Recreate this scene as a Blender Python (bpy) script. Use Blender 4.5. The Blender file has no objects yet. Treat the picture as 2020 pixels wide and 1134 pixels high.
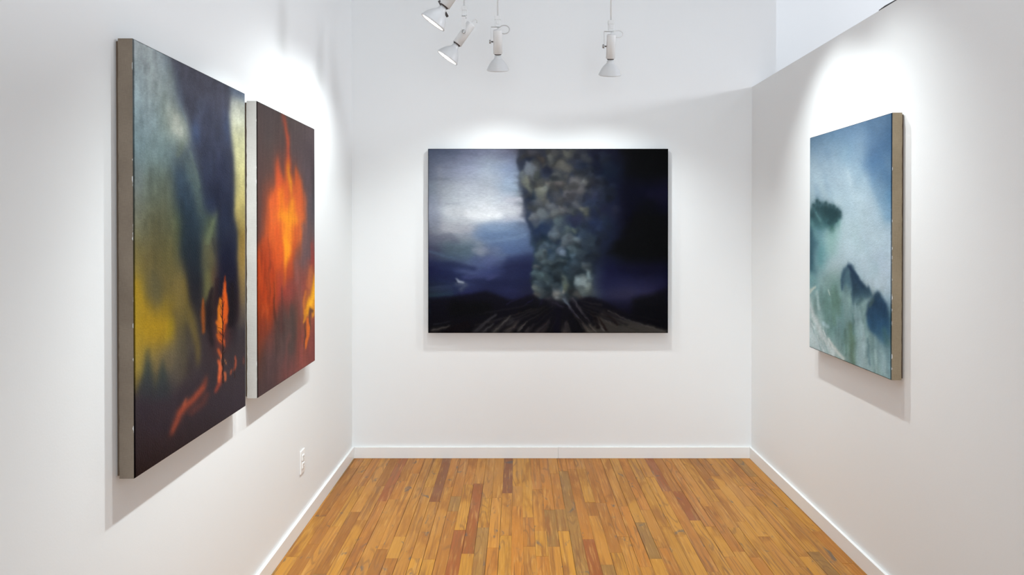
import bpy, bmesh, math, random
import numpy as np
from mathutils import Vector, Matrix

C = bpy.context.scene.collection
R = math.radians

# ------------------------------------------------------------------ camera
EYE = 1.503                      # eye height, metres
FPX = 1500.0                     # focal length for a 2020 px wide frame
cam_d = bpy.data.cameras.new('camera')
cam = bpy.data.objects.new('camera', cam_d)
C.objects.link(cam)
cam.location = (0, 0, EYE)
PITCH = 0.40
cam.rotation_euler = (R(90 - PITCH), 0, 0)
cam_d.sensor_width = 36
cam_d.lens = FPX / 2020 * 36
cam_d.shift_x = -10 / 2020
cam_d.shift_y = (450 + FPX * math.tan(R(PITCH)) - 567) / 2020
cam_d.clip_start = 0.05
bpy.context.scene.camera = cam

# ------------------------------------------------------------------ view, world
vs = bpy.context.scene.view_settings
vs.view_transform = 'Standard'
vs.look = 'None'
vs.gamma = 1
vs.use_curve_mapping = False
vs.exposure = 0.36

world = bpy.data.worlds.new('world')
bpy.context.scene.world = world
world.use_nodes = True
bg = world.node_tree.nodes['Background']
bg.inputs[0].default_value = (0.84, 0.94, 1.03, 1)
bg.inputs[1].default_value = .40


def area_light(name, loc, target, sx, sy, power, col):
    d = bpy.data.lights.new(name, 'AREA')
    d.shape = 'RECTANGLE'
    d.size, d.size_y, d.energy, d.color = sx, sy, power, col
    o = bpy.data.objects.new(name, d)
    C.objects.link(o)
    o.location = loc
    o.rotation_euler = (Vector(target) - Vector(loc)).to_track_quat('-Z', 'Y').to_euler()
    return o


def spot_light(name, loc, target, power, angle, blend, col=(.925, 1.0, 1.015), rad=.022):
    d = bpy.data.lights.new(name, 'SPOT')
    d.energy, d.color = power, col
    d.spot_size, d.spot_blend, d.shadow_soft_size = R(angle), blend, rad
    o = bpy.data.objects.new(name, d)
    C.objects.link(o)
    o.location = loc
    o.rotation_euler = (Vector(target) - Vector(loc)).to_track_quat('-Z', 'Y').to_euler()
    return o


# added fill behind the viewer; daylight of the neighbouring space on the right
area_light('rear_fill_light', (0.3, -3.4, 1.2), (0.3, 4, 1.2), 2.6, 2.2, 98, (.86, .955, 1.045))
area_light('side_room_daylight', (6.2, 3.0, 3.25), (0.0, 4.6, 2.9), 1.2, .6, 115, (.86, .89, .96))
# unseen fill lights added overhead to lift the room and the alcove
area_light('gallery_fill_light', (0.25, 0.2, 3.5), (0.25, 4.9, 1.0), 1.6, .8, 6, (.90, .96, 1))
area_light('alcove_fill_light', (0.25, 2.6, 3.6), (0.25, 2.8, 0), 1.2, 1.6, 8, (.88, .95, 1.02))
area_light('far_wall_fill_light', (2.9, 4.1, 3.55), (2.6, 5.27, 2.6), .5, .3, 3.4, (.88, .91, .98))  # small fill added to brighten only the far wall
# track lamps whose heads hang above the picture
spot_light('track_light', (-.36, 2.35, 2.46), (-.85, 2.38, .6), 42, 95, 1)
spot_light('track_light', (-.36, 2.85, 2.46), (-.85, 2.85, .6), 110, 100, 1)
spot_light('track_light', (.90, 3.15, 2.80), (1.40, 3.15, .8), 40, 92, 1)
spot_light('track_light', (.90, 3.70, 2.80), (1.40, 3.55, .8), 80, 92, 1)


# ------------------------------------------------------------------ helpers
def link(o, parent=None):
    C.objects.link(o)
    if parent is not None:
        o.parent = parent
    return o


def empty(name, loc=(0, 0, 0)):
    o = bpy.data.objects.new(name, None)
    o.empty_display_size = .05
    o.location = loc
    return link(o)


def tag(o, label=None, cat=None, group=None, kind=None):
    if label: o['label'] = label
    if cat: o['category'] = cat
    if group: o['group'] = group
    if kind: o['kind'] = kind
    return o


def obj(name, bm, m, parent=None, smooth=False):
    me = bpy.data.meshes.new(name)
    bmesh.ops.recalc_face_normals(bm, faces=bm.faces)
    bm.to_mesh(me)
    bm.free()
    me.materials.append(m)
    if smooth:
        for p in me.polygons:
            p.use_smooth = True
    return link(bpy.data.objects.new(name, me), parent)


def box(bm, x0, x1, y0, y1, z0, z1, bev=0):
    r = bmesh.ops.create_cube(bm, size=1)
    vsx = r['verts']
    for v in vsx:
        v.co = Vector(((x0 + x1) / 2 + v.co.x * (x1 - x0), (y0 + y1) / 2 + v.co.y * (y1 - y0), (z0 + z1) / 2 + v.co.z * (z1 - z0)))
    if bev:
        es = {e for v in vsx for e in v.link_edges}
        bmesh.ops.bevel(bm, geom=list(es), offset=bev, segments=2, affect='EDGES', profile=.5)


def lathe(bm, prof, seg=40, M=Matrix()):
    """surface of revolution about the local z axis; prof = [(r, z), ...]"""
    rings = []
    for r, z in prof:
        if r < 1e-6:
            rings.append([bm.verts.new(M @ Vector((0, 0, z)))])
        else:
            rings.append([bm.verts.new(M @ Vector((r * math.cos(2 * math.pi * i / seg), r * math.sin(2 * math.pi * i / seg), z))) for i in range(seg)])
    for a, b in zip(rings, rings[1:]):
        for i in range(seg):
            j = (i + 1) % seg
            if len(a) == 1 and len(b) == 1: continue
            if len(a) == 1: bm.faces.new((a[0], b[i], b[j]))
            elif len(b) == 1: bm.faces.new((a[i], a[j], b[0]))
            else: bm.faces.new((a[i], a[j], b[j], b[i]))


def tube(bm, pts, rad, seg=10):
    pts = [Vector(p) for p in pts]
    rings = []
    up = Vector((0.31, .77, .2)).normalized()
    for i, p in enumerate(pts):
        d = (pts[min(i + 1, len(pts) - 1)] - pts[max(i - 1, 0)]).normalized()
        a = d.cross(up).normalized()
        b = d.cross(a).normalized()
        rings.append([bm.verts.new(p + rad * (math.cos(2 * math.pi * k / seg) * a + math.sin(2 * math.pi * k / seg) * b)) for k in range(seg)])
    for a, b in zip(rings, rings[1:]):
        for k in range(seg):
            bm.faces.new((a[k], a[(k + 1) % seg], b[(k + 1) % seg], b[k]))
    bm.faces.new(rings[0][::-1])
    bm.faces.new(rings[-1])


# ------------------------------------------------------------------ materials
def mat(name, col=(.8, .8, .8), rough=.5, metal=0, spec=.5):
    m = bpy.data.materials.new(name)
    m.use_nodes = True
    b = m.node_tree.nodes['Principled BSDF']
    b.inputs['Base Color'].default_value = (*col, 1)
    b.inputs['Roughness'].default_value = rough
    b.inputs['Metallic'].default_value = metal
    b.inputs['Specular IOR Level'].default_value = spec
    return m


def nd(m, t, **kw):
    n = m.node_tree.nodes.new(t)
    for k, v in kw.items():
        setattr(n, k, v)
    return n


def lk(m, a, b):
    m.node_tree.links.new(a, b)


def add_bump(m, scale, strength, dist, vec=None, detail=4):
    b = m.node_tree.nodes['Principled BSDF']
    tc = nd(m, 'ShaderNodeTexCoord')
    n = nd(m, 'ShaderNodeTexNoise')
    n.inputs['Scale'].default_value = scale
    n.inputs['Detail'].default_value = detail
    mp = nd(m, 'ShaderNodeMapping')
    if vec: mp.inputs['Scale'].default_value = vec
    lk(m, tc.outputs['Object'], mp.inputs[0])
    lk(m, mp.outputs[0], n.inputs['Vector'])
    bp = nd(m, 'ShaderNodeBump')
    bp.inputs['Strength'].default_value = strength
    bp.inputs['Distance'].default_value = dist
    lk(m, n.outputs[0], bp.inputs['Height'])
    lk(m, bp.outputs[0], b.inputs['Normal'])
    return n


M_wall = mat('white_wall_paint', (.80, .81, .81), .55, spec=.3)
add_bump(M_wall, 160, .12, .0015)
M_trim = mat('white_gloss_trim', (.82, .815, .80), .38)
add_bump(M_trim, 30, .1, .002)
M_ceil = mat('ceiling_paint', (.55, .55, .56), .8)
M_lampw = mat('white_enamel', (.70, .695, .685), .4)
M_bulb = mat('white_reflector_glass', (.60, .60, .60), .35)
M_steel = mat('dull_steel', (.42, .41, .40), .35, metal=.9)
M_dark = mat('dark_cavity', (.06, .045, .04), .6)
M_plastic = mat('white_plastic', (.84, .835, .82), .3)
M_slot = mat('dark_slot', (.12, .1, .09), .6)
M_wood = mat('stretcher_pine', (.10, .065, .04), .8)
M_lens = bpy.data.materials.new('lit_lens')
M_lens.use_nodes = True
_b = M_lens.node_tree.nodes['Principled BSDF']
_b.inputs['Base Color'].default_value = (.9, .9, .9, 1)
_b.inputs['Emission Color'].default_value = (1, .97, .92, 1)
_b.inputs['Emission Strength'].default_value = 6


def linen(name, c0, c1, fleck):
    m = mat(name, c0, .9, spec=.15)
    b = m.node_tree.nodes['Principled BSDF']
    tc = nd(m, 'ShaderNodeTexCoord')
    n = nd(m, 'ShaderNodeTexNoise')
    n.inputs['Scale'].default_value = 9
    n.inputs['Detail'].default_value = 6
    lk(m, tc.outputs['Object'], n.inputs['Vector'])
    # threads: two stretched noises
    hs = []
    for sc in ((900, 900, 60), (60, 60, 900)):
        mp = nd(m, 'ShaderNodeMapping')
        mp.inputs['Scale'].default_value = sc
        nn = nd(m, 'ShaderNodeTexNoise')
        nn.inputs['Scale'].default_value = 1
        lk(m, tc.outputs['Object'], mp.inputs[0])
        lk(m, mp.outputs[0], nn.inputs['Vector'])
        hs.append(nn)
    ad = nd(m, 'ShaderNodeMath', operation='ADD')
    lk(m, hs[0].outputs[0], ad.inputs[0])
    lk(m, hs[1].outputs[0], ad.inputs[1])
    cr = nd(m, 'ShaderNodeValToRGB')
    cr.color_ramp.elements[0].position = .3
    cr.color_ramp.elements[0].color = (*c0, 1)
    cr.color_ramp.elements[1].position = .7
    cr.color_ramp.elements[1].color = (*c1, 1)
    mxs = nd(m, 'ShaderNodeMath', operation='MULTIPLY_ADD')
    lk(m, ad.outputs[0], mxs.inputs[0])
    mxs.inputs[1].default_value = .35
    sb = nd(m, 'ShaderNodeMath', operation='MULTIPLY')
    lk(m, n.outputs[0], sb.inputs[0])
    sb.inputs[1].default_value = .6
    lk(m, sb.outputs[0], mxs.inputs[2])
    sb2 = nd(m, 'ShaderNodeMath', operation='SUBTRACT')
    lk(m, mxs.outputs[0], sb2.inputs[0])
    sb2.inputs[1].default_value = .15
    lk(m, sb2.outputs[0], cr.inputs[0])
    # primer flecks come from the vertex layer 'primer' near the painted edge
    at = nd(m, 'ShaderNodeAttribute', attribute_name='primer')
    fl = nd(m, 'ShaderNodeTexNoise')
    fl.inputs['Scale'].default_value = 26
    fl.inputs['Detail'].default_value = 6
    lk(m, tc.outputs['Object'], fl.inputs['Vector'])
    mu = nd(m, 'ShaderNodeMath', operation='MULTIPLY')
    lk(m, at.outputs['Fac'], mu.inputs[0])
    lk(m, fl.outputs[0], mu.inputs[1])
    gt = nd(m, 'ShaderNodeMapRange')
    gt.inputs[1].default_value = .585
    gt.inputs[2].default_value = .61
    lk(m, mu.outputs[0], gt.inputs[0])
    mx = nd(m, 'ShaderNodeMix', data_type='RGBA')
    lk(m, gt.outputs[0], mx.inputs[0])
    lk(m, cr.outputs[0], mx.inputs[6])
    mx.inputs[7].default_value = (*fleck, 1)
    lk(m, mx.outputs[2], b.inputs['Base Color'])
    bp = nd(m, 'ShaderNodeBump')
    bp.inputs['Strength'].default_value = .5
    bp.inputs['Distance'].default_value = .001
    lk(m, ad.outputs[0], bp.inputs['Height'])
    lk(m, bp.outputs[0], b.inputs['Normal'])
    return m


def oil_paint(name, rough=.38, coat=.25, relief=.35, spc=.03):
    """varnished oil paint: pigment from the painted colour layer, relief of weave and brushwork"""
    m = mat(name, (.5, .5, .5), rough, spec=spc)
    b = m.node_tree.nodes['Principled BSDF']
    at = nd(m, 'ShaderNodeAttribute', attribute_name='pigment')
    tc = nd(m, 'ShaderNodeTexCoord')
    n = nd(m, 'ShaderNodeTexNoise')
    n.inputs['Scale'].default_value = 330
    n.inputs['Detail'].default_value = 3
    lk(m, tc.outputs['Object'], n.inputs['Vector'])
    mr = nd(m, 'ShaderNodeMapRange')
    mr.inputs[3].default_value = .93
    mr.inputs[4].default_value = 1.07
    lk(m, n.outputs[0], mr.inputs[0])
    mx = nd(m, 'ShaderNodeMix', data_type='RGBA', blend_type='MULTIPLY')
    mx.inputs[0].default_value = 1
    lk(m, at.outputs['Color'], mx.inputs[6])
    lk(m, mr.outputs[0], mx.inputs[7])
    lk(m, mx.outputs[2], b.inputs['Base Color'])
    b.inputs['Coat Weight'].default_value = coat
    b.inputs['Coat Roughness'].default_value = .14
    n2 = nd(m, 'ShaderNodeTexNoise')
    n2.inputs['Scale'].default_value = 180
    n2.inputs['Detail'].default_value = 5
    lk(m, tc.outputs['Object'], n2.inputs['Vector'])
    bp = nd(m, 'ShaderNodeBump')
    bp.inputs['Strength'].default_value = relief
    bp.inputs['Distance'].default_value = .0022
    lk(m, n2.outputs[0], bp.inputs['Height'])
    lk(m, bp.outputs[0], b.inputs['Normal'])
    lk(m, bp.outputs[0], b.inputs['Coat Normal'])
    return m


# ------------------------------------------------------------------ room
XL, XR, YB = -1.08, 1.534, 4.97          # left wall, right partition face, back wall
ZP = EYE + .921                          # top of the partition
ZC = 3.75                                # ceiling


def struct(name, bm, m, smooth=False):
    return tag(obj(name, bm, m, smooth=smooth), kind='structure')


bm = bmesh.new(); box(bm, XL - .15, XL, -3.6, YB + .15, -.05, ZC); struct('wall_left', bm, M_wall)
bm = bmesh.new(); box(bm, XL, 1.69, YB, YB + .15, -.05, ZC); struct('wall_back', bm, M_wall)
bm = bmesh.new(); box(bm, 1.69, 7.4, YB + .30, YB + .45, -.05, ZC); box(bm, 1.54, 1.69, YB + .15, YB + .45, -.05, ZC); struct('wall_back_far', bm, M_wall)
bm = bmesh.new(); box(bm, XR, XR + .12, -.6, YB, -.05, ZP); struct('wall_right', bm, M_wall)
bm = bmesh.new(); box(bm, XL - .15, 7.4, -3.6, YB + .45, ZC, ZC + .1); struct('ceiling', bm, M_ceil)

# baseboards (square-edged boards with a small eased edge, slightly proud of the wall)
BT, BH = .015, .073
Z0 = 0.0
bm = bmesh.new(); box(bm, XL, XL + BT, -3.4, YB, Z0, BH + .0, .0015); struct('baseboard_left', bm, M_trim)
bm = bmesh.new()
box(bm, XL + BT, .268, YB - BT, YB, Z0, BH, .0015)
box(bm, .2688, XR - BT, YB - BT, YB, Z0, BH, .0015)
struct('baseboard_back', bm, M_trim)
bm = bmesh.new(); box(bm, XR - BT, XR, -.6, YB, Z0 - .012, BH, .0015); struct('baseboard_right', bm, M_trim)


# ------------------------------------------------------------------ floor: one mesh of strip-oak boards
def hexc(h):
    return np.array([int(h[i:i + 2], 16) for i in (0, 2, 4)], float) / 255


def lin(c):
    c = np.asarray(c, float)
    return np.where(c <= .04045, c / 12.92, ((c + .055) / 1.055) ** 2.4)


FLOOR_GAIN = 1.0
LT, YL, OR_, BR, RD, GY, DK = 'b98238', 'bf8a36', 'b3772f', 'a06a2a', '965628', '9a7440', '84502e'


def row_y(py):                     # photo row on the floor -> depth
    return EYE * FPX / (py - 450)


# boards read from the photograph: strip index -> [(row where the board ends towards the viewer, tone), ...]
SPEC = {
    -19: [(924, OR_), (1020, BR)], -18: [(936, LT), (1075, OR_)], -17: [(960, OR_), (1040, YL), (1140, LT)],
    -16: [(1011, LT), (1134, BR)], -15: [(960, BR), (1027, LT), (1150, YL)], -14: [(990, RD), (1150, OR_)],
    -13: [(950, BR), (986, OR_), (1150, LT)], -12: [(935, OR_), (1085, LT), (1180, BR)], -11: [(1060, LT), (1103, YL), (1180, BR)],
    -10: [(962, YL), (1180, LT)], -9: [(991, DK), (1103, LT), (1180, YL)], -8: [(962, OR_), (1105, LT), (1200, YL)],
    -7: [(980, OR_), (1010, GY), (1180, BR)], -6: [(957, OR_), (1047, YL), (1190, RD)], -5: [(955, LT), (1094, RD), (1180, YL)],
    -4: [(984, LT), (1042, YL), (1180, GY)], -3: [(983, LT), (1082, LT), (1180, OR_)], -2: [(974, DK), (1058, LT), (1180, YL)],
    -1: [(960, YL), (1000, LT), (1180, OR_)], 0: [(1022, YL), (1080, OR_), (1180, LT)], 1: [(967, OR_), (1049, LT), (1099, YL), (1190, OR_)],
    2: [(1007, OR_), (1080, GY), (1180, LT)], 3: [(935, LT), (1006, OR_), (1049, GY), (1180, YL)], 4: [(930, OR_), (1020, GY), (1200, GY)],
    5: [(926, OR_), (1065, OR_), (1180, RD)], 6: [(926, LT), (992, YL), (1019, BR), (1116, LT), (1180, GY)], 7: [(993, OR_), (1092, BR), (1200, YL)],
    8: [(1060, OR_), (1190, LT)], 9: [(1000, LT), (1120, OR_), (1200, LT)], 10: [(1032, YL), (1104, GY), (1180, YL)],
    11: [(1007, OR_), (1083, LT), (1190, OR_)], 12: [(1040, YL), (1180, YL)], 13: [(942, LT), (1060, YL), (1180, YL)],
    14: [(970, RD), (1130, OR_), (1200, LT)], 15: [(970, BR), (1028, RD), (1180, YL)], 16: [(1040, OR_), (1100, YL), (1200, LT)],
    17: [(1000, LT), (1090, OR_), (1180, YL)], 18: [(990, YL), (1042, LT), (1101, YL), (1200, OR_)], 19: [(966, BR), (1030, LT), (1180, YL)],
    20: [(940, BR), (1060, YL), (1200, LT)], 21: [(1000, LT), (1120, YL)], 22: [(960, YL), (1100, LT)], 23: [(980, OR_), (1090, YL)],
}
SW = .05715
rng = random.Random(11)
bm = bmesh.new()
lay = bm.loops.layers.float_color.new('board')
lay2 = bm.loops.layers.float_color.new('seed')


def board(x0, x1, y0, y1, col, seed):
    g = rng.choice([.0003, .0003, .0005, .0015])
    ex = .0003
    a, b, c, d = x0 + g, x1 - g, y0 + ex, y1 - ex
    dz = rng.uniform(-.0003, .0003)
    top = [bm.verts.new(p) for p in ((a, c, dz), (b, c, dz), (b, d, dz), (a, d, dz))]
    lo = [bm.verts.new((v.co.x, v.co.y, -.004)) for v in top]
    fs = [bm.faces.new(top)]
    for i in range(4):
        j = (i + 1) % 4
        fs.append(bm.faces.new((top[i], lo[i], lo[j], top[j])))
    for f in fs:
        for l in f.loops:
            l[lay] = (*col, 1)
            l[lay2] = (*seed, 1)


tones = [LT, LT, YL, YL, OR_, OR_, BR, GY]
k0, k1 = int((XL - .03) / SW) - 1, int((XR + .14 - .03) / SW) + 1
for k in range(k0, k1 + 1):
    xa, xb = .03 + k * SW, .03 + (k + 1) * SW
    y1 = YB + .01
    spec = list(SPEC.get(k, []))
    while y1 > -2.8:
        if spec:
            py, tone = spec.pop(0)
            y0 = row_y(py)
        else:
            y0 = y1 - rng.uniform(.35, 1.1)
            tone = rng.choice(tones)
        base = lin(hexc(tone)) * rng.uniform(.92, 1.1) * np.array([.84, .76, .60])
        board(xa, xb, y0, y1, tuple(base), (rng.random(), rng.random(), rng.random()))
        y1 = y0
# sub floor seen only in the gaps
v = [bm.verts.new(p) for p in ((-1.3, -2.9, -.004), (7.4, -2.9, -.004), (7.4, YB + .5, -.004), (-1.3, YB + .5, -.004))]
f = bm.faces.new(v)
for l in f.loops:
    l[lay] = (.012, .006, .003, 1)
    l[lay2] = (0, 0, 0, 1)

M_floor = mat('strip_oak', (.5, .3, .1), .42, spec=.22)
b = M_floor.node_tree.nodes['Principled BSDF']
ab = nd(M_floor, 'ShaderNodeAttribute', attribute_name='board')
asd = nd(M_floor, 'ShaderNodeAttribute', attribute_name='seed')
tc = nd(M_floor, 'ShaderNodeTexCoord')
off = nd(M_floor, 'ShaderNodeVectorMath', operation='MULTIPLY_ADD')
lk(M_floor, asd.outputs['Color'], off.inputs[0])
off.inputs[1].default_value = (13, 29, 7)
lk(M_floor, tc.outputs['Object'], off.inputs[2])


def fnoise(scale, vec, detail=5, dist=0, rough=.55):
    mp = nd(M_floor, 'ShaderNodeMapping')
    mp.inputs['Scale'].default_value = vec
    n = nd(M_floor, 'ShaderNodeTexNoise')
    n.inputs['Scale'].default_value = scale
    n.inputs['Detail'].default_value = detail
    n.inputs['Distortion'].default_value = dist
    n.inputs['Roughness'].default_value = rough
    lk(M_floor, off.outputs[0], mp.inputs[0])
    lk(M_floor, mp.outputs[0], n.inputs['Vector'])
    return n


def ramp(src, p0, p1, v0, v1):
    mr = nd(M_floor, 'ShaderNodeMapRange', interpolation_type='SMOOTHSTEP')
    for i, vv in ((1, p0), (2, p1), (3, v0), (4, v1)):
        mr.inputs[i].default_value = vv
    lk(M_floor, src, mr.inputs[0])
    return mr.outputs[0]


def mix(fac, a, bcol, mode='MIX'):
    mx = nd(M_floor, 'ShaderNodeMix', data_type='RGBA', blend_type=mode)
    if isinstance(fac, float): mx.inputs[0].default_value = fac
    else: lk(M_floor, fac, mx.inputs[0])
    lk(M_floor, a, mx.inputs[6])
    if isinstance(bcol, tuple): mx.inputs[7].default_value = (*bcol, 1)
    else: lk(M_floor, bcol, mx.inputs[7])
    return mx.outputs[2]


fine = fnoise(1, (260, 3.0, 1), 5)                 # pores along the board
streak = fnoise(1, (55, 1.3, 1), 4, .5)          # broader grain
figure = fnoise(1, (13, 1.6, 1), 1, 0)           # drives cathedral rings
rings = nd(M_floor, 'ShaderNodeMath', operation='MULTIPLY'); lk(M_floor, figure.outputs[0], rings.inputs[0]); rings.inputs[1].default_value = 60
sn = nd(M_floor, 'ShaderNodeMath', operation='SINE'); lk(M_floor, rings.outputs[0], sn.inputs[0])
gate = fnoise(1, (9, 1.3, 1), 2)
patch = fnoise(1, (9, 2.2, 1), 3, .6)
stain = fnoise(1, (16, 6, 1), 5, .8)
col = ab.outputs['Color']
col = mix(ramp(fine.outputs[0], .48, .75, 0.0, .5), col, (.17, .07, .018))
col = mix(ramp(streak.outputs[0], .50, .68, 0.0, .7), col, (.19, .068, .016))
ringf = nd(M_floor, 'ShaderNodeMath', operation='MULTIPLY')
lk(M_floor, ramp(sn.outputs[0], .3, 1.0, 0.0, .55), ringf.inputs[0])
lk(M_floor, ramp(gate.outputs[0], .50, .60, 0.0, 1.0), ringf.inputs[1])
col = mix(ringf.outputs[0], col, (.17, .07, .02))
col = mix(ramp(patch.outputs[0], .52, .70, 0.0, .7), col, (.24, .085, .02))
col = mix(ramp(stain.outputs[0], .62, .71, 0.0, .8), col, (.085, .07, .062))
hl = fnoise(1, (90, 5, 1), 4)
col = mix(ramp(hl.outputs[0], .52, .75, 0.0, .45), col, (.60, .33, .09))
lk(M_floor, col, b.inputs['Base Color'])
lk(M_floor, ramp(patch.outputs[0], .3, .7, .36, .5), b.inputs['Roughness'])
bp = nd(M_floor, 'ShaderNodeBump')
bp.inputs['Strength'].default_value = .25
bp.inputs['Distance'].default_value = .001
lk(M_floor, fine.outputs[0], bp.inputs['Height'])
lk(M_floor, bp.outputs[0], b.inputs['Normal'])
fl = obj('floor', bm, M_floor)
tag(fl, kind='structure')


# ------------------------------------------------------------------ the painter: pigment fields built with numpy
class Art:
    """A canvas of nu x nv samples. X, Y are the drawing coordinates of each sample
    (units of the reference drawing); every brush works in those."""

    def __init__(self, nu, nv, to_xy, seed):
        u, v = np.meshgrid(np.linspace(0, 1, nu), np.linspace(0, 1, nv))
        self.u, self.v = u, v
        self.X, self.Y = to_xy(u, v)
        self.img = np.zeros((nv, nu, 3))
        self.rs = np.random.RandomState(seed)
        self.tab = self.rs.rand(64, 64, 64)
        self.WX = self.X; self.WY = self.Y

    def noise(self, sx, sy, octv=3, k=0, X=None, Y=None):
        X = self.X if X is None else X
        Y = self.Y if Y is None else Y
        out, amp, tot = 0, 1., 0
        for o in range(octv):
            t = self.tab[(k * 7 + o) % 64]
            x, y = X / sx * 2 ** o + 17.3 * o, Y / sy * 2 ** o + 9.1 * o
            ix, iy = np.floor(x).astype(int), np.floor(y).astype(int)
            fx, fy = x - ix, y - iy
            fx, fy = fx * fx * (3 - 2 * fx), fy * fy * (3 - 2 * fy)
            a, b_ = t[iy % 64, ix % 64], t[iy % 64, (ix + 1) % 64]
            c, d = t[(iy + 1) % 64, ix % 64], t[(iy + 1) % 64, (ix + 1) % 64]
            out = out + amp * (a * (1 - fx) * (1 - fy) + b_ * fx * (1 - fy) + c * (1 - fx) * fy + d * fx * fy)
            tot += amp
            amp *= .5
        return out / tot * 2 - 1          # about -1..1

    def warp(self, ax, sx1, sy1, ay, sx2, sy2, k=3):
        self.WX = self.X + ax * self.noise(sx1, sy1, 3, k)
        self.WY = self.Y + ay * self.noise(sx2, sy2, 3, k + 1)

    def base(self, xs, rows, wu=0, wv=0, su=60, sv=60):
        """grid of colours: columns at drawing x, rows evenly spaced down the canvas"""
        g = np.array([[hexc(c) for c in r.split()] for r in rows])      # (nrow, ncol, 3)
        X = self.X + wu * self.noise(su, sv, 3, 20)
        v = np.clip(self.v + wv * self.noise(su, sv, 3, 23), 0, 1)
        xs = np.array(xs, float)
        srt = xs if xs[0] < xs[-1] else xs[::-1]
        if xs[0] > xs[-1]: g = g[:, ::-1]
        X = np.clip(X, srt[0], srt[-1] - 1e-6)
        i = np.clip(np.searchsorted(srt, X, side='right') - 1, 0, len(srt) - 2)
        f = (X - srt[i]) / (srt[i + 1] - srt[i])
        f = f * f * (3 - 2 * f) * .5 + f * .5
        y = v * (g.shape[0] - 1)
        j = np.clip(np.floor(y).astype(int), 0, g.shape[0] - 2)
        h = y - j
        h = h * h * (3 - 2 * h) * .5 + h * .5
        f, h = f[..., None], h[..., None]
        self.img = (g[j, i] * (1 - f) + g[j, i + 1] * f) * (1 - h) + (g[j + 1, i] * (1 - f) + g[j + 1, i + 1] * f) * h

    def _win(self, x0, x1, y0, y1):
        m = (self.WX >= x0) & (self.WX <= x1) & (self.WY >= y0) & (self.WY <= y1)
        r = np.where(m.any(1))[0]
        c = np.where(m.any(0))[0]
        if len(r) == 0 or len(c) == 0: return None
        return slice(r[0], r[-1] + 1), slice(c[0], c[-1] + 1)

    def _col(self, col, s):
        if isinstance(col, str): return hexc(col)
        if isinstance(col, np.ndarray): return col
        ys = [p[0] for p in col]
        cs = np.array([hexc(p[1]) for p in col])
        Y = self.Y[s]
        return np.stack([np.interp(Y, ys, cs[:, i]) for i in range(3)], -1)

    def put(self, s, m, col):
        m = m[..., None]
        self.img[s] = self.img[s] * (1 - m) + self._col(col, s) * m

    def poly(self, pts, col, soft=4, a=1., fade=None):
        P = np.array(pts, float)
        s = self._win(P[:, 0].min() - soft, P[:, 0].max() + soft, P[:, 1].min() - soft, P[:, 1].max() + soft)
        if s is None: return
        x, y = self.WX[s], self.WY[s]
        inside = np.zeros(x.shape, bool)
        d = np.full(x.shape, 1e9)
        n = len(P)
        for i in range(n):
            ax, ay = P[i]; bx, by = P[(i + 1) % n]
            ex, ey = bx - ax, by - ay
            t = np.clip(((x - ax) * ex + (y - ay) * ey) / (ex * ex + ey * ey + 1e-9), 0, 1)
            d = np.minimum(d, np.hypot(x - ax - t * ex, y - ay - t * ey))
            if by != ay:
                cnd = ((ay > y) != (by > y)) & (x < ex * (y - ay) / (by - ay) + ax)
                inside ^= cnd
        sd = np.where(inside, d, -d)
        m = np.clip(sd / soft * .5 + .5, 0, 1)
        if fade:
            f = np.clip((fade[1] - y) / (fade[1] - fade[0]), 0, 1)
            m = m * f * f * (3 - 2 * f)
        self.put(s, a * m * m * (3 - 2 * m), col)

    def stroke(self, pts, col, a=1., soft=None, ys=1.):
        """polyline brush; pts = (x, y, radius); ys stretches the footprint vertically"""
        P = np.array(pts, float)
        if len(P) == 1: P = np.vstack([P, P + [[.01, .01, 0]]])
        rm = P[:, 2].max()
        sf = 1.0 if soft is None else soft
        pad = rm * (1 + sf)
        s = self._win(P[:, 0].min() - pad, P[:, 0].max() + pad, P[:, 1].min() - pad * ys, P[:, 1].max() + pad * ys)
        if s is None: return
        x, y = self.WX[s], self.WY[s] / ys
        best = np.full(x.shape, -1e9)
        for (ax, ay, ar), (bx, by, br) in zip(P, P[1:]):
            ay, by = ay / ys, by / ys
            ex, ey = bx - ax, by - ay
            t = np.clip(((x - ax) * ex + (y - ay) * ey) / (ex * ex + ey * ey + 1e-9), 0, 1)
            r = ar + (br - ar) * t
            best = np.maximum(best, 1 - np.hypot(x - ax - t * ex, y - ay - t * ey) / np.maximum(r, .05))
        m = np.clip((best + sf) / (2 * sf) if sf < 1 else (best + .6) / 1.6, 0, 1)
        self.put(s, a * m * m * (3 - 2 * m), col)

    def puff(self, x, y, rx, ry, col, a=.9, soft=.55):
        """round cloud lump with a firmer upper left rim"""
        pad = 1 + soft
        s = self._win(x - rx * pad, x + rx * pad, y - ry * pad, y + ry * pad)
        if s is None: return
        dx, dy = (self.WX[s] - x) / rx, (self.WY[s] - y) / ry
        d = np.hypot(dx, dy)
        sf = soft * (1 + .5 * np.clip(dx + dy, -1, 1))
        m = np.clip((1 + sf - d) / (2 * sf + .15), 0, 1)
        self.put(s, a * m * m * (3 - 2 * m), col)

    def billow(self, x, y, rx, ry, col, a=.85):
        """a lump of ash cloud: dark underside, body, paler crown"""
        c = hexc(col) if isinstance(col, str) else col
        self.puff(x + rx * .25, y + ry * .35, rx * 1.05, ry * 1.05, c * .55, a * .55, .5)
        self.puff(x, y, rx, ry, c, a, .5)
        self.puff(x - rx * .25, y - ry * .3, rx * .5, ry * .5, np.clip(c * 1.18, 0, 1), a * .5, .8)

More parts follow.
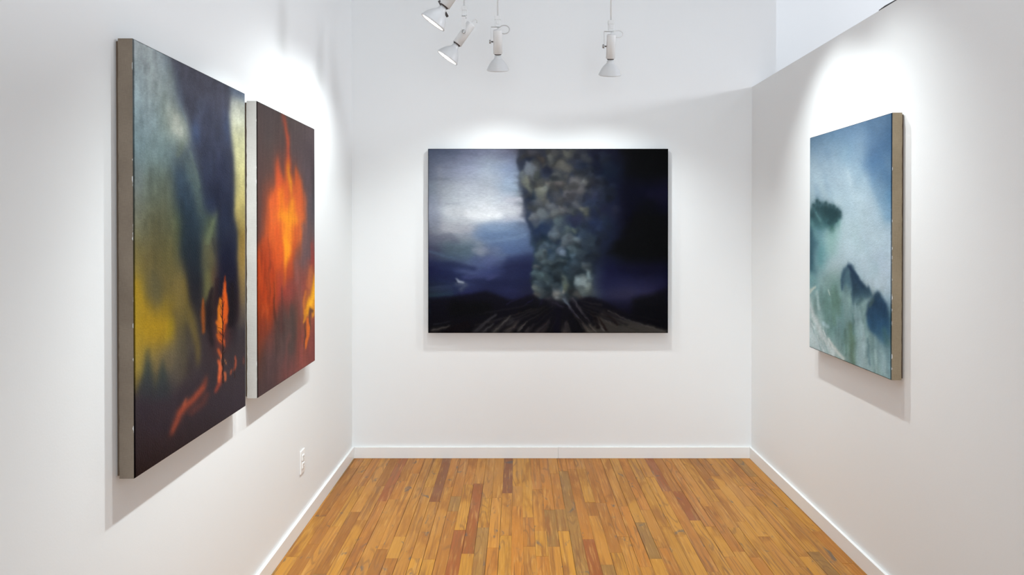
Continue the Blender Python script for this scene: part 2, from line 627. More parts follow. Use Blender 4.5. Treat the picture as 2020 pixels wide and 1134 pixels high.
    def blur(self, rx, ry, a=1.):
        """badger-brush blending of the wet paint: three box passes"""
        nv, nu = self.X.shape
        kx = rx * nu / (abs(self.X[0, -1] - self.X[0, 0]))
        ky = ry * nv / (abs(self.Y[-1, nu // 2] - self.Y[0, nu // 2]))
        out = self.img.copy()
        for ax, k in ((1, int(round(kx))), (0, int(round(ky)))):
            if k < 1: continue
            for _ in range(3):
                pad = [(0, 0)] * 3
                pad[ax] = (k + 1, k)
                c = np.cumsum(np.pad(out, pad, mode='edge'), axis=ax)
                n = out.shape[ax]
                hi = [slice(None)] * 3; lo = [slice(None)] * 3
                hi[ax] = slice(2 * k + 1, 2 * k + 1 + n); lo[ax] = slice(0, n)
                out = (c[tuple(hi)] - c[tuple(lo)]) / (2 * k + 1)
        self.img = self.img * (1 - a) + out * a

    def texture(self, amp, sx, sy, k=40, octv=3):
        n = self.noise(sx, sy, octv, k)[..., None]
        self.img = np.clip(self.img * (1 + amp * n), 0, 1)


def paint_volcano(A):
    xs = [845 + i * 39.5 for i in range(13)]
    A.base(xs, [
        '4a5266 50576b 686c82 74788c 5e5e70 38363c 4c4c4e 5c5c58 2a2a34 14122a 030208 000000 000000',
        '585e6e 7c8193 8e94a8 9aa4b2 8490aa 545c68 2c3038 66665c 20283a 0c1428 020210 000002 000004',
        '6a7280 9aa0a8 b0b5bf b4b9c2 98a6b8 4a5058 505450 5c5858 3a3c50 10142c 020218 04041e 100c2a',
        '80879a b4bac2 cdd1d7 dde0e4 c6c8d0 50525c 5a6064 585a60 42464f 1e2036 000014 000006 02021a',
        '666a78 a8abb2 a6a9b2 7a8da8 6c82a4 46506a 283850 46545f 2c3450 161e34 020014 000000 000004',
        '3a3c52 465464 56687a 646f8a 566a90 404e6c 2c4054 405060 283040 10162a 000002 000000 000000',
        '141838 20284a 48547a 3a4470 22284a 1c2244 34444f 2c3844 3a4854 0e1030 0a0c28 06061c 02021a',
        '18202c 202a44 20244a 181c3a 22264a 1a1c34 34404a 3a4644 4a5658 1e2244 2a2a48 262440 0a0822',
        '020418 010108 000004 000002 020010 04001a 04021a 1c1a28 0a060a 04020e 040212 000002 000000',
        '0c0c12 1c1818 0c020a 242224 302e2e 282426 120e12 201c1e 383432 302e2a 282624 201e1c 1c1a1c'],
        8, .012, 40, 16)
    A.warp(3, 22, 7, 1.5, 20, 8, 5)
    rs = A.rs
    # broad sky: horizontal dragged strokes left of the plume
    for i in range(240):
        y = rs.uniform(296, 600); x = rs.uniform(848, 1036)
        L = rs.uniform(12, 45)
        if x + L > 1034 + max(0, (y - 400) * .1): continue
        r = int(np.clip((y - 294) / 363 * A.img.shape[0], 0, A.img.shape[0] - 1))
        c = int(np.clip((x - 845) / 474 * A.img.shape[1], 0, A.img.shape[1] - 1))
        cc = np.clip(A.img[r, c] * rs.uniform(.88, 1.13), 0, 1)
        A.stroke([(x, y, rs.uniform(.8, 3)), (x + L, y - rs.uniform(-2, 3), rs.uniform(.8, 3))], cc, .4)
    A.stroke([(850, 405, 10), (852, 440, 12)], '8c92a0', .5)
    A.stroke([(868, 330, 4), (867, 400, 4)], '8c8c94', .35)
    A.stroke([(885, 418, 12), (960, 424, 14), (1015, 420, 12)], 'd0d3d8', .7)
    A.stroke([(925, 422, 9), (950, 426, 11), (985, 424, 8)], 'e6e9ec', .95)
    A.stroke([(1000, 395, 6), (1030, 393, 5)], 'c0c0ca', .8)
    A.stroke([(985, 408, 7), (1024, 412, 8)], 'c4c6ce', .8)
    A.stroke([(1000, 428, 8), (1034, 434, 5)], 'b6b9c4', .7)
    A.stroke([(1000, 360, 10), (1018, 372, 6)], '9aacc2', .5)
    A.poly([(945, 450), (970, 444), (1000, 444), (1040, 440), (1048, 470), (1050, 495), (1010, 500), (975, 492), (950, 470)], [(440, '8094b0'), (470, '657b9f'), (500, '495c84')], 14, .7)
    A.stroke([(920, 458, 6), (950, 464, 10), (1000, 466, 10)], '647a9c', .5)
    A.stroke([(890, 462, 3), (925, 463, 4)], '76808f', .5)
    A.stroke([(880, 450, 8), (925, 455, 9)], 'a6a9b1', .8)
    A.stroke([(850, 468, 8), (885, 466, 9), (900, 474, 8)], '55586a', .6)
    A.stroke([(885, 490, 14), (920, 492, 14)], '50626c', .5)
    A.stroke([(955, 476, 3), (990, 474, 3.5), (1045, 462, 4)], '7389a8', .6)
    A.stroke([(960, 452, 5), (1000, 450, 5)], '8398b4', .6)
    A.stroke([(846, 496, 2), (870, 503, 3), (900, 510, 3)], '4c5e76', .7)
    for x, y, r, c in ((944, 482, 6, '8b95a2'), (936, 493, 6, '9298a6'), (950, 494, 9, '9498a4'), (946, 500, 6, '8c94a2'), (957, 492, 5, '8087a0'), (980, 491, 7, '6e7a98'), (940, 515, 14, '4a567c'), (965, 512, 12, '56618a')):
        A.puff(x, y, r, r * .85, c, .6, .8)
    A.stroke([(850, 520, 8), (900, 524, 8), (935, 530, 6)], '1c2244', .6)
    A.stroke([(1005, 512, 8), (1048, 508, 9)], '1a1e44', .45)
    A.stroke([(1000, 524, 10), (1046, 522, 12)], '181b3c', .6)
    A.stroke([(860, 545, 10), (900, 548, 10), (950, 556, 10), (1040, 560, 10)], '171c3a', .6)
    A.stroke([(915, 548, 4), (960, 545, 4), (985, 541, 3)], '3e4470', .6)
    A.stroke([(960, 552, 2), (978, 545, 2)], '4a5080', .6)
    A.blur(2.2, 1.0, .8)
    # sea glints and the sail
    for y, c in ((567, '38405a'), (571, '303a52'), (575, '2c3446'), (580, '2a3c48'), (584, '284048')):
        A.stroke([(846, y, 1.4), (862, y - 1, 1.8), (893, y - 4 + (y - 567) * .1, 1.2)], c, .6)
    A.stroke([(900, 560, 5), (918, 562, 5), (908, 572, 4)], '4c5668', .6)
    A.stroke([(900, 550, 1), (903, 556, 2.2), (913, 558, 1.4)], 'a8b0ba', .9, .5)
    A.stroke([(896, 552, .8), (899, 557, .8), (902, 560, .6)], '0a1028', .9, .4)
    A.stroke([(846, 612, 3), (850, 618, 3)], '10304a', .6)
    # plume
    A.warp(7, 16, 16, 7, 16, 16, 9)
    A.poly([(1022, 290), (1020, 318), (1026, 350), (1031, 385), (1036, 420), (1040, 442), (1047, 460), (1053, 485), (1051, 520), (1050, 560), (1050, 600), (1100, 608), (1165, 600), (1166, 560), (1168, 530), (1170, 498), (1176, 470), (1184, 440), (1186, 418), (1180, 376), (1172, 340), (1170, 290)],
           [(294, '30323c'), (340, '2a3040'), (400, '343a48'), (450, '26324a'), (500, '2c3c4c'), (540, '202c34'), (590, '24282e')], 5, .96)
    A.poly([(1160, 290), (1226, 290), (1224, 345), (1216, 376), (1222, 418), (1206, 440), (1192, 470), (1184, 500), (1172, 535), (1163, 500), (1160, 400)],
           [(294, '12142a'), (340, '0b1226'), (400, '181e36'), (450, '182036'), (520, '0e1428')], 14, .75)
    for i in range(170):
        y = rs.uniform(296, 590)
        xl = np.interp(y, [300, 400, 460, 590], [1030, 1042, 1060, 1058]); xr = np.interp(y, [300, 420, 500, 590], [1205, 1206, 1180, 1165])
        x = rs.uniform(xl, xr)
        t = np.clip((x - 1110) / 90, 0, 1)
        k_ = np.interp(y, [300, 400, 440, 600], [0, 0, 1, 1])
        tone = (hexc('58564f') * (1 - k_) + hexc('43525b') * k_) * (1 - t) + hexc('20283a') * t
        q = rs.uniform(5, 12)
        A.billow(x, y, q, q * .85, tone * rs.uniform(.6, 1.2), .5)
    pl = [(1044, 340, 14, 14, '6a727e'), (1036, 356, 8, 9, '7e8070'), (1030, 346, 6, 9, '5c6468'), (1068, 377, 9, 14, '6f7163'), (1080, 361, 7, 6, '6e6860'),
          (1112, 328, 14, 10, '66645d'), (1085, 311, 9, 8, '5e605c'), (1066, 313, 7, 6, '57493a'), (1118, 302, 14, 9, '626258'), (1046, 366, 9, 6, '60655c'),
          (1095, 300, 10, 6, '4a4a4c'), (1050, 302, 10, 7, '403e46'), (1098, 345, 12, 9, '4e504e'), (1060, 345, 8, 10, '3c423f'),
          (1104, 360, 12, 7, '544e4e'), (1136, 358, 12, 14, '636061'), (1125, 384, 15, 12, '5d5b62'), (1154, 356, 5, 7, '6a6a68'), (1144, 376, 8, 12, '5e5c60'),
          (1100, 388, 13, 11, '40434c'), (1062, 398, 10, 9, '565a5e'), (1085, 403, 9, 8, '5e6470'), (1137, 404, 12, 8, '50545e'),
          (1070, 423, 13, 12, '6c757a'), (1053, 426, 8, 8, '656a70'), (1092, 418, 9, 12, '63676a'), (1108, 414, 10, 11, '5e5e61'), (1150, 411, 10, 5, '66685e'), (1156, 418, 4, 6, '727868'),
          (1068, 440, 14, 6, '48586a'), (1104, 438, 13, 10, '4d5e66'), (1094, 458, 10, 11, '57646f'), (1118, 455, 10, 8, '4a5c60'), (1132, 452, 6, 5, '52625c'),
          (1122, 472, 16, 10, '5f6c76'), (1138, 474, 9, 8, '5b6b74'), (1115, 482, 9, 6, '546068'), (1085, 485, 12, 8, '42586b'), (1070, 492, 8, 7, '405468'),
          (1065, 503, 11, 10, '4f6168'), (1075, 498, 5, 4, '5a6a70'), (1108, 495, 10, 9, '58697f'), (1111, 501, 6, 5, '60738a'), (1130, 494, 9, 11, '465a64'), (1092, 508, 11, 8, '3b5062'),
          (1080, 514, 14, 6, '3f5058'), (1155, 526, 9, 10, '55626a'), (1060, 528, 8, 5, '4a5258'), (1128, 507, 6, 5, '4a6478'), (1105, 514, 10, 5, '40525a'),
          (1066, 545, 10, 7, '547078'), (1079, 551, 6, 8, '60808a'), (1054, 540, 8, 6, '48626c'), (1055, 570, 7, 7, '626e6a'), (1066, 574, 8, 7, '47555a'),
          (1112, 552, 8, 12, '60736a'), (1116, 566, 7, 7, '5a6454'), (1144, 552, 10, 12, '7d9298'), (1152, 556, 8, 11, '92a4a6'), (1160, 545, 6, 14, '7b9298'), (1151, 576, 11, 9, '6c7c7a'), (1160, 568, 6, 10, '76857e'),
          (1096, 580, 10, 10, '7c7c78'), (1111, 573, 4, 4, '84827a'), (1101, 590, 7, 5, '70767a'), (1056, 583, 9, 5, '50504c'), (1140, 582, 6, 5, '5c5c58'), (1090, 562, 7, 6, '333d42'), (1150, 590, 9, 5, '3c3838'), (1078, 592, 8, 4, '34303a')]
    for x, y, rx, ry, c in pl:
        g_ = hexc(c); A.billow(x, y, rx * 1.05, ry * 1.05, g_ * .75 + g_.mean() * .25, .72)
    for x, y, rx, ry, c in ((1046, 320, 13, 6, '141a2a'), (1082, 329, 6, 8, '101426'), (1044, 391, 6, 9, '151e34'), (1054, 384, 5, 10, '1c2a3a'), (1150, 330, 10, 9, '172032'), (1092, 348, 7, 4, '23282e'),
                            (1087, 380, 7, 9, '2a2e36'), (1070, 450, 12, 9, '20304c'), (1058, 452, 7, 9, '1c2a46'), (1075, 470, 8, 6, '0c1a2c'), (1100, 478, 5, 7, '202a3c'), (1086, 494, 4, 4, '2e405a'),
                            (1120, 500, 4, 6, '10202a'), (1114, 508, 7, 3, '0e1c24'), (1092, 524, 20, 5, '1a2226'), (1135, 528, 12, 8, '202830'), (1086, 543, 7, 5, '0c1826'), (1099, 553, 4, 10, '141e26'),
                            (1128, 556, 4, 12, '1e282c'), (1078, 567, 5, 7, '1a262e'), (1131, 575, 6, 9, '26282a'), (1126, 437, 12, 6, '2a3048'), (1140, 430, 12, 8, '2a2c46')):
        A.puff(x, y, rx * 1.1, ry * 1.1, c, .75, .9)
    for x, y, rx, ry, c in ((1168, 345, 8, 12, '2a2e34'), (1172, 362, 10, 8, '2c2c34'), (1206, 330, 12, 9, '151f32'), (1200, 345, 10, 8, '132030'), (1172, 386, 9, 9, '3a3e58'), (1170, 402, 12, 8, '34425c'), (1196, 392, 8, 8, '1e2638'),
                            (1214, 417, 8, 8, '282838'), (1192, 410, 8, 7, '1e1e34'), (1172, 440, 14, 10, '243050'), (1184, 450, 9, 9, '283452'), (1196, 436, 8, 8, '1c2a40'), (1172, 474, 10, 9, '2d3944'), (1172, 496, 7, 8, '29333e')):
        A.puff(x, y, rx * 1.1, ry * 1.1, c, .6, .95)
    for i in range(150):
        y = rs.uniform(300, 585)
        xl = np.interp(y, [300, 400, 460, 590], [1030, 1042, 1058, 1056]); xr = np.interp(y, [300, 420, 500, 590], [1200, 1205, 1175, 1165])
        x = rs.uniform(xl, xr)
        r = int((y - 294) / 363 * (A.img.shape[0] - 1)); c = int((x - 845) / 474 * (A.img.shape[1] - 1))
        q = rs.uniform(3, 8)
        f = rs.choice([.75, .85, 1.15, 1.3])
        A.billow(x, y, q * 1.1, q, np.clip(A.img[r, c] * f, 0, 1), .45)
    A.blur(.9, .9, .8)
    # night sky on the right
    A.warp(5, 30, 12, 3, 30, 12, 12)
    A.stroke([(1190, 560, 22), (1240, 565, 20), (1300, 555, 16)], '1f2040', .4)
    A.stroke([(1205, 582, 14), (1245, 578, 12)], '2c2a40', .55)
    A.stroke([(1230, 530, 9), (1300, 528, 9)], '0c0a26', .5)
    A.stroke([(1280, 382, 8), (1308, 388, 12)], '120f28', .6)
    A.poly([(1225, 294), (1319, 290), (1319, 345), (1270, 350), (1235, 345), (1245, 310)], '000002', 12, .8)
    A.poly([(1250, 420), (1319, 420), (1319, 505), (1240, 508), (1200, 500), (1230, 460)], '000001', 12, .85)
    A.blur(1, 1, .6)
    # mountain
    A.warp(2.5, 8, 8, 2, 8, 8, 15)
    A.poly([(845, 590), (900, 584), (960, 575), (1010, 592), (1052, 582), (1062, 588), (1110, 598), (1165, 585), (1185, 592), (1215, 608), (1245, 622), (1319, 600), (1319, 657), (845, 657)], [(585, '05030f'), (657, '020104')], 6, .9)
    A.poly([(1250, 590), (1319, 570), (1319, 650), (1280, 640), (1245, 624)], '000003', 10, .8)
    A.poly([(1190, 612), (1212, 618), (1240, 632), (1275, 640), (1316, 652), (1316, 658), (1160, 658), (1175, 640), (1178, 622)], [(612, '14100f'), (630, '2e2b29'), (657, '36332f')], 4, .9)
    st = [((1113, 590), (1128, 610), 4, '56606c', .85), ((1124, 606), (1142, 628), 3.5, '403e48', .8), ((1128, 588), (1150, 618), 4, '3c3a42', .8), ((1138, 602), (1162, 634), 2.5, '3a363c', .8), ((1090, 597), (1110, 606), 6, '2a2634', .6),
          ((938, 654), (978, 620), 5, '343236', .8), ((952, 655), (985, 630), 4, '403e40', .7), ((975, 655), (1006, 624), 6, '454240', .85), ((1000, 655), (1022, 634), 7, '48423f', .85), ((1022, 652), (1040, 634), 3, '504c4a', .8), ((1010, 632), (1000, 641), 5, '3c3c3e', .6),
          ((1040, 656), (1052, 640), 6, '3c3638', .8), ((1060, 657), (1084, 634), 6, '3a3238', .75), ((1070, 657), (1080, 645), 5, '3a3030', .7), ((1116, 657), (1118, 636), 7, '3c3637', .8), ((1112, 657), (1112, 650), 9, '3a3432', .7), ((1160, 654), (1150, 638), 4, '46403c', .8), ((1165, 657), (1158, 646), 5, '4a4640', .8),
          ((1174, 634), (1192, 652), 3, '5c5856', .85), ((1164, 640), (1176, 655), 4, '4c4844', .8), ((1186, 620), (1206, 640), 4, '3e3a39', .8), ((1200, 612), (1240, 632), 1.6, '403d3c', .8), ((1240, 632), (1312, 654), 1.8, '3a3836', .8), ((1225, 640), (1262, 652), 3, '34322e', .6),
          ((1000, 600), (1040, 580), 1.2, '181430', .6), ((1030, 606), (1052, 590), 1.2, '181430', .6), ((1060, 610), (1070, 592), 2, '120e24', .6),
          ((854, 652), (886, 643), 4.5, '3a3634', .85), ((856, 640), (888, 634), 2, '20202a', .6)]
    for (x0, y0), (x1, y1), w, c, a in st:
        A.stroke([(x0, y0, w * 1.2), (x1, y1, w * .5)], hexc(c) * .9, a * .8)
        for q in range(4):
            o = rs.uniform(-w, w)
            A.stroke([(x0 + o, y0, .6), (x1 + o * .7, y1, .5)], hexc(c) * rs.choice([.6, 1.3]), .5, .6)
    for (x0, y0), (x1, y1), w, c in (((978, 636), (990, 622), 4, '06040e'), ((1030, 652), (1040, 634), 1.2, '040208'), ((1046, 640), (1060, 620), 5, '020108'), ((1098, 655), (1100, 610), 7, '040210'), ((1134, 655), (1125, 625), 7, '020106'),
                                     ((1146, 655), (1138, 630), 4, '020104'), ((1180, 645), (1168, 615), 4, '0a0406'), ((1196, 650), (1180, 626), 2, '160c0a'), ((1218, 640), (1200, 622), 2.2, '1a100e'), ((886, 655), (920, 640), 8, '060104'), ((900, 610), (960, 608), 16, '000001'), ((1035, 615), (1075, 612), 12, '010004')):
        A.stroke([(x0, y0, w), (x1, y1, w * .8)], c, .85, .6)
    for i in range(60):
        an = rs.uniform(.4, 2.75); r0 = rs.uniform(26, 60); r1 = r0 + rs.uniform(15, 60)
        x0, y0 = 1112 + r0 * math.cos(an) * 1.4, 586 + r0 * math.sin(an) * .8
        x1, y1 = 1112 + r1 * math.cos(an) * 1.9, 586 + r1 * math.sin(an) * .9
        if y1 < 598: continue
        A.stroke([(x0, y0, .8), (x1, y1, rs.uniform(1, 3))], rs.choice(['2c2826', '0a080c', '1c1820', '38332f', '050308']), .4)
    A.blur(1.0, .8, .8)
    A.texture(.06, 5, 1.6, 44)
    A.texture(.05, 60, 30, 47)


def paint_smoke(A):
    xs = [270, 300, 330, 360, 390, 415, 440, 458, 472, 484]
    A.base(xs, [  # top greys partly stand for varnish gloss, put into the colour
        '9ba3a5 98a1a3 7c8890 4e5468 4c4c5e 4c4a58 4a4858 6a7890 8494a8 8e9ca6',
        '8f9ea3 929c9c 8a9696 525c6c 4a4c5e 484858 44445a a8aa98 cccbb0 c8c89c',
        '87999f 84959a 84938f 949c92 3f4a66 3c3f52 34374c b8b890 ccc896 d2ca88',
        '71858a 6e7f80 67787a 46525a 4a5458 33374c 2c3046 a8a888 ccc182 cdbf74',
        '68706f 5c6459 585e50 3e4c56 4a5a5a 2a3248 20243a a09870 b8a868 c4b068',
        '6a6a58 5e5c44 585842 4e5840 2a3844 4c5846 28304a 585440 9c8c50 a89048',
        '75683c 5c5232 625a36 4a4a38 1c2834 686040 1c1c30 3c3838 96783c a88c4a',
        '9c8228 5e553a 6a5c34 7a683a 1e2028 5e5a3e 40202a 20161e 86703c a08448',
        '9c7f28 a07e22 9a7c22 6a5c34 5c5036 221a1c 60302c 181018 66583e 786850',
        '8f7a34 847244 6c6048 5c5444 3c3438 3a2c30 60302c 2c2228 3a3438 3e3840',
        '342e30 2c2a2e 3c383a 40363a 3a3034 382c30 4c2e30 3a3036 3a3036 3a3038',
        '241c20 2a2024 342a2e 382a2c 382e32 382e32 382e34 3a3034 382e34 382e34',
        '180c0c 241616 2a1c1e 2c1e20 302426 322828 2e262a 342a2e 342a2e 342a2e'], 5, .015, 18, 60)
    rs = A.rs
    A.warp(4, 14, 60, 6, 20, 60, 5)
    # soft vertical veils
    for i in range(160):
        x = rs.uniform(270, 484); d = 1020 - x
        v = rs.uniform(.02, .8)
        y = 450 + d * (-.495 + 1.151 * v)
        r = int(v * (A.img.shape[0] - 1))
        c = int(np.clip(((1 / d - 1 / 755) / (1 / 536 - 1 / 755)), 0, 1) * (A.img.shape[1] - 1))
        cc = np.clip(A.img[r, c] * rs.uniform(.9, 1.1), 0, 1)
        L = rs.uniform(20, 70)
        A.stroke([(x, y - L / 2, rs.uniform(2, 6)), (x + rs.uniform(-3, 3), y + L / 2, rs.uniform(2, 6))], cc, .4)
    A.stroke([(335, 150, 14), (338, 200, 12)], '929b98', .5)
    A.stroke([(338, 220, 14), (348, 250, 20), (362, 266, 15)], 'a2a89c', .8, ys=1.3)
    A.stroke([(346, 236, 8), (354, 254, 9)], 'b4b8ac', .7, ys=1.3)
    A.stroke([(325, 195, 8), (328, 230, 8)], '929e98', .6)
    A.stroke([(365, 275, 8), (352, 300, 8)], '6a7468', .5)
    A.stroke([(358, 300, 12), (352, 330, 10)], '485257', .7)
    # second dark column
    A.poly([(343, 330), (372, 322), (386, 380), (386, 430), (383, 500), (398, 590), (412, 650), (394, 650), (374, 600), (366, 560), (362, 520), (355, 500), (358, 440), (350, 390)], [(330, '3c4c5c'), (420, '22303e'), (500, '1c2630'), (560, '1e1e26'), (640, '2a2428')], 7, .9)
    A.stroke([(372, 318, 7), (376, 350, 8), (394, 395, 8), (396, 420, 7)], '55625c', .7)
    # navy smoke
    navy = [(120, '54535f'), (200, '494a5a'), (260, '3b3e50'), (330, '2e3246'), (400, '1f2337'), (450, '21273b'), (500, '181c30'), (540, '151328'), (600, '1c1018')]
    A.warp(5, 12, 26, 6, 20, 24, 9)
    A.poly([(330, 98), (455, 150), (500, 170), (500, 600), (458, 640), (430, 640), (425, 560), (432, 520), (432, 470), (428, 440), (416, 425), (404, 405), (400, 370), (393, 330), (387, 290), (379, 262), (374, 238), (362, 215), (354, 190), (350, 150)], navy, 7, .96)
    for x, y, r, c, a_ in ((400, 170, 14, '514f5e', .5), (430, 190, 16, '4a4958', .5), (410, 230, 14, '41445a', .5), (395, 215, 8, '525e74', .4), (420, 300, 16, '363a4e', .5), (448, 250, 8, '3c4a64', .5), (440, 340, 16, '262a40', .5), (412, 330, 8, '3a4660', .4),
                           (425, 385, 10, '1a1f34', .6), (450, 400, 14, '20263c', .5), (412, 395, 7, '2f3e58', .5), (445, 440, 14, '252d44', .5), (452, 500, 12, '14172c', .6), (445, 520, 10, '0f1028', .6)):
        A.stroke([(x, y - r, r), (x + rs.uniform(-3, 3), y + r, r * .8)], c, a_, ys=1.3)
    A.blur(1.5, 4, .8)
    A.warp(1.6, 8, 22, 3, 20, 24, 9)
    A.poly([(456, 192), (490, 196), (490, 640), (474, 640), (470, 560), (469, 500), (469, 455), (463, 425), (463, 400), (463, 372), (464, 345), (461, 300), (457, 262), (454, 225)], [(195, 'c4c8c0'), (230, 'dcdcc6'), (280, 'e0dcaa'), (340, 'dcd294'), (400, 'd0be74'), (440, 'c2aa60'), (465, 'a88a42'), (500, 'b0904a'), (540, 'a88a4e'), (590, '7c6848'), (640, '54484a')], 3, .93)
    A.poly([(452, 168), (488, 184), (488, 204), (474, 196), (456, 188)], '7a8aa4', 5, .8)
    A.stroke([(386, 250, 8), (388, 275, 8)], '48597c', .75, ys=1.4)
    A.stroke([(378, 290, 8), (390, 330, 8)], '4a5060', .5)
    A.stroke([(350, 128, 4), (352, 170, 5), (362, 205, 4)], '66748a', .4)
    A.stroke([(446, 220, 5), (450, 280, 5)], '3c4866', .5)
    A.stroke([(420, 420, 8), (412, 400, 7)], '2b3650', .6)
    A.blur(1.6, 5, .75)
    # cream strip bristle marks
    for i in range(14):
        x = rs.uniform(459, 484); y = rs.uniform(196, 220)
        A.stroke([(x, y, .4), (x + rs.uniform(1, 6), y + rs.uniform(8, 20), .3)], 'eae8cc', .6, .6)
    A.stroke([(470, 425, 1.5), (472, 460, 2.5), (470, 480, 3)], '7a6a3a', .6)
    A.stroke([(478, 470, 5), (478, 520, 5)], 'a4813c', .6, ys=1.5)
    A.stroke([(477, 610, 8), (477, 640, 8)], '5a5048', .5)
    # green wisps between the columns
    A.stroke([(428, 420, 4), (420, 440, 8), (410, 470, 8)], '606a50', .8)
    A.stroke([(405, 478, 7), (402, 520, 7), (408, 560, 7), (406, 590, 4)], '5c5a42', .75)
    A.stroke([(420, 480, 6), (424, 505, 4)], '46423c', .6)
    A.stroke([(411, 540, 7), (409, 570, 6), (405, 592, 3)], '6e6a40', .85)
    A.stroke([(421, 530, 2.5), (420, 560, 2.5)], '6a3c24', .7)
    A.stroke([(392, 480, 7), (388, 540, 6)], '202830', .5)
    # yellow fire glow, left
    A.stroke([(270, 555, 5), (280, 600, 12), (300, 650, 24), (325, 655, 18)], 'a3811f', .75, ys=1.3)
    A.stroke([(285, 640, 20), (320, 645, 16)], 'a8841c', .5)
    A.stroke([(304, 545, 10), (312, 590, 9)], '5a543a', .6, ys=1.4)
    A.stroke([(272, 540, 3), (284, 560, 4)], '8a7430', .5)
    A.stroke([(338, 635, 5), (334, 665, 5)], '9a8418', .6)
    A.stroke([(345, 615, 5), (360, 690, 9), (362, 740, 9)], '544a38', .6)
    A.stroke([(363, 545, 3), (367, 590, 6), (379, 640, 6), (389, 680, 6), (390, 720, 3)], '77642f', .85)
    A.stroke([(368, 640, 4), (372, 670, 6)], '3c3634', .7)
    A.stroke([(285, 720, 8), (310, 715, 10), (335, 720, 10)], '776640', .5)
    A.stroke([(345, 720, 10), (352, 750, 8)], '5c5344', .6, ys=1.5)
    A.stroke([(378, 700, 8), (372, 760, 9)], '382f30', .6)
    A.blur(1.6, 5, .7)
    # spruces
    A.warp(2, 5, 6, 2, 5, 6, 14)
    A.poly([(290, 686), (294, 700), (292, 704), (298, 720), (296, 724), (303, 740), (302, 745), (308, 760), (314, 790), (270, 800), (271, 765), (277, 752), (276, 748), (283, 732), (282, 727), (287, 712), (286, 708)], [(690, '46483a'), (730, '363e3c'), (780, '302e32')], 3.5, .95)
    A.poly([(320, 708), (323, 722), (326, 730), (328, 745), (333, 760), (338, 790), (303, 795), (306, 765), (312, 745), (311, 738), (316, 725)], [(710, '44453a'), (740, '363e3c'), (790, '312e32')], 3.5, .95)
    A.stroke([(304, 745, 2.5), (306, 765, 2)], '6c6440', .5)
    A.warp(5, 16, 16, 5, 16, 16, 16)
    A.poly([(266, 780), (300, 790), (340, 780), (372, 752), (400, 735), (430, 700), (490, 650), (490, 810), (266, 950)], [(700, '3a3034'), (800, '322830'), (860, '2c2024'), (942, '1a0e0e')], 14, .85)
    A.stroke([(272, 810, 8), (300, 850, 10), (330, 840, 10)], '2b222c', .5)
    A.blur(1.5, 2.5, .7)
    A.warp(1.2, 4, 5, 1.5, 4, 5, 14)
    for tx, ty, hw, yb in ((290, 688, 14, 778), (320, 710, 12, 782)):
        for k_ in range(9):
            f_ = k_ / 8
            y_ = ty + (yb - ty) * f_; w_ = 1.2 + hw * f_
            A.stroke([(tx - w_, y_ + 8, 1.5), (tx, y_ - 2, 2 + 3 * f_), (tx + w_, y_ + 8, 1.5)], '333b39' if f_ < .6 else '30343a', .55)
    # ember slope
    A.stroke([(336, 858, 4), (344, 838, 6), (356, 812, 8), (378, 792, 7), (396, 772, 6), (404, 756, 5), (406, 745, 3)], 'a8462c', .6)
    A.blur(2, 3, .8)
    A.stroke([(352, 818, 4), (364, 800, 6), (380, 788, 5), (400, 764, 5)], 'bc4e30', .6)
    A.blur(1.5, 2.5, .7)
    A.stroke([(366, 786, 2), (362, 798, 3)], 'd4643e', .6)
    A.stroke([(340, 850, 4), (350, 825, 4)], 'a84a32', .5)
    A.stroke([(376, 815, 7), (398, 796, 8), (408, 778, 6)], '6e3830', .6)
    A.stroke([(424, 772, 3), (432, 758, 4.5), (436, 745, 4)], 'a84432', .8)
    A.blur(.8, 1.5, .8)
    # burning tree
    A.warp(1.2, 4, 8, 1.5, 4, 5, 18)
    A.stroke([(418, 570, 4), (412, 600, 7), (412, 640, 6), (418, 680, 5)], '20141a', .9)
    A.stroke([(457, 560, 4), (458, 600, 7), (456, 640, 6)], '150b12', .9)
    A.stroke([(428, 550, 4), (424, 600, 5)], '2a161c', .8)
    A.stroke([(400, 590, 2), (400, 620, 5), (401, 655, 3)], 'b4581e', .8)
    A.stroke([(444, 545, 1.5), (443, 575, 4), (441, 600, 6.5), (439, 640, 8), (436, 675, 4)], 'b84416', .85)
    A.stroke([(444, 556, 1.5), (442, 590, 4), (440, 630, 6), (438, 655, 4)], 'dc5418', .85)
    A.stroke([(435, 590, 3), (431, 612, 3), (434, 640, 5), (432, 652, 4)], 'f0821e', .9, .6)
    A.stroke([(445, 580, 3), (446, 610, 4), (445, 635, 4)], 'e8601a', .9, .6)
    A.stroke([(441, 558, 1.6), (441, 580, 2.5)], 'ee6a28', .7)
    A.stroke([(427, 636, 3), (434, 644, 3)], 'f07a22', .9, .6)
    A.stroke([(429, 660, 3), (434, 672, 3.5)], 'e56a20', .9, .6)
    A.stroke([(441, 672, 2.5), (442, 682, 2.5)], 'e0602c', .85, .6)
    A.stroke([(430, 690, 3), (433, 698, 3), (436, 704, 2.5)], 'd8602c', .85, .6)
    A.stroke([(430, 712, 3), (434, 722, 4), (433, 740, 4), (431, 752, 3)], 'dc6438', .95, .6)
    A.stroke([(443, 735, 2.4), (444, 750, 2.4)], 'd2683e', .9, .6)
    A.stroke([(442, 710, .9), (445, 718, 1.2)], 'e88a50', .9, .5)
    A.stroke([(464, 702, 1.2), (464, 722, 2.8), (461, 730, 2)], 'ae5038', .85, .6)
    A.stroke([(456, 730, 1.8), (454, 738, 1.8)], 'a85034', .8, .6)
    A.stroke([(480, 705, 1.2), (480, 716, 2)], '7a4438', .7, .6)
    A.blur(1.0, 2.0, .85)
    A.stroke([(444, 565, 1.5), (443, 590, 3), (441, 630, 3.5)], 'f0641c', .6)
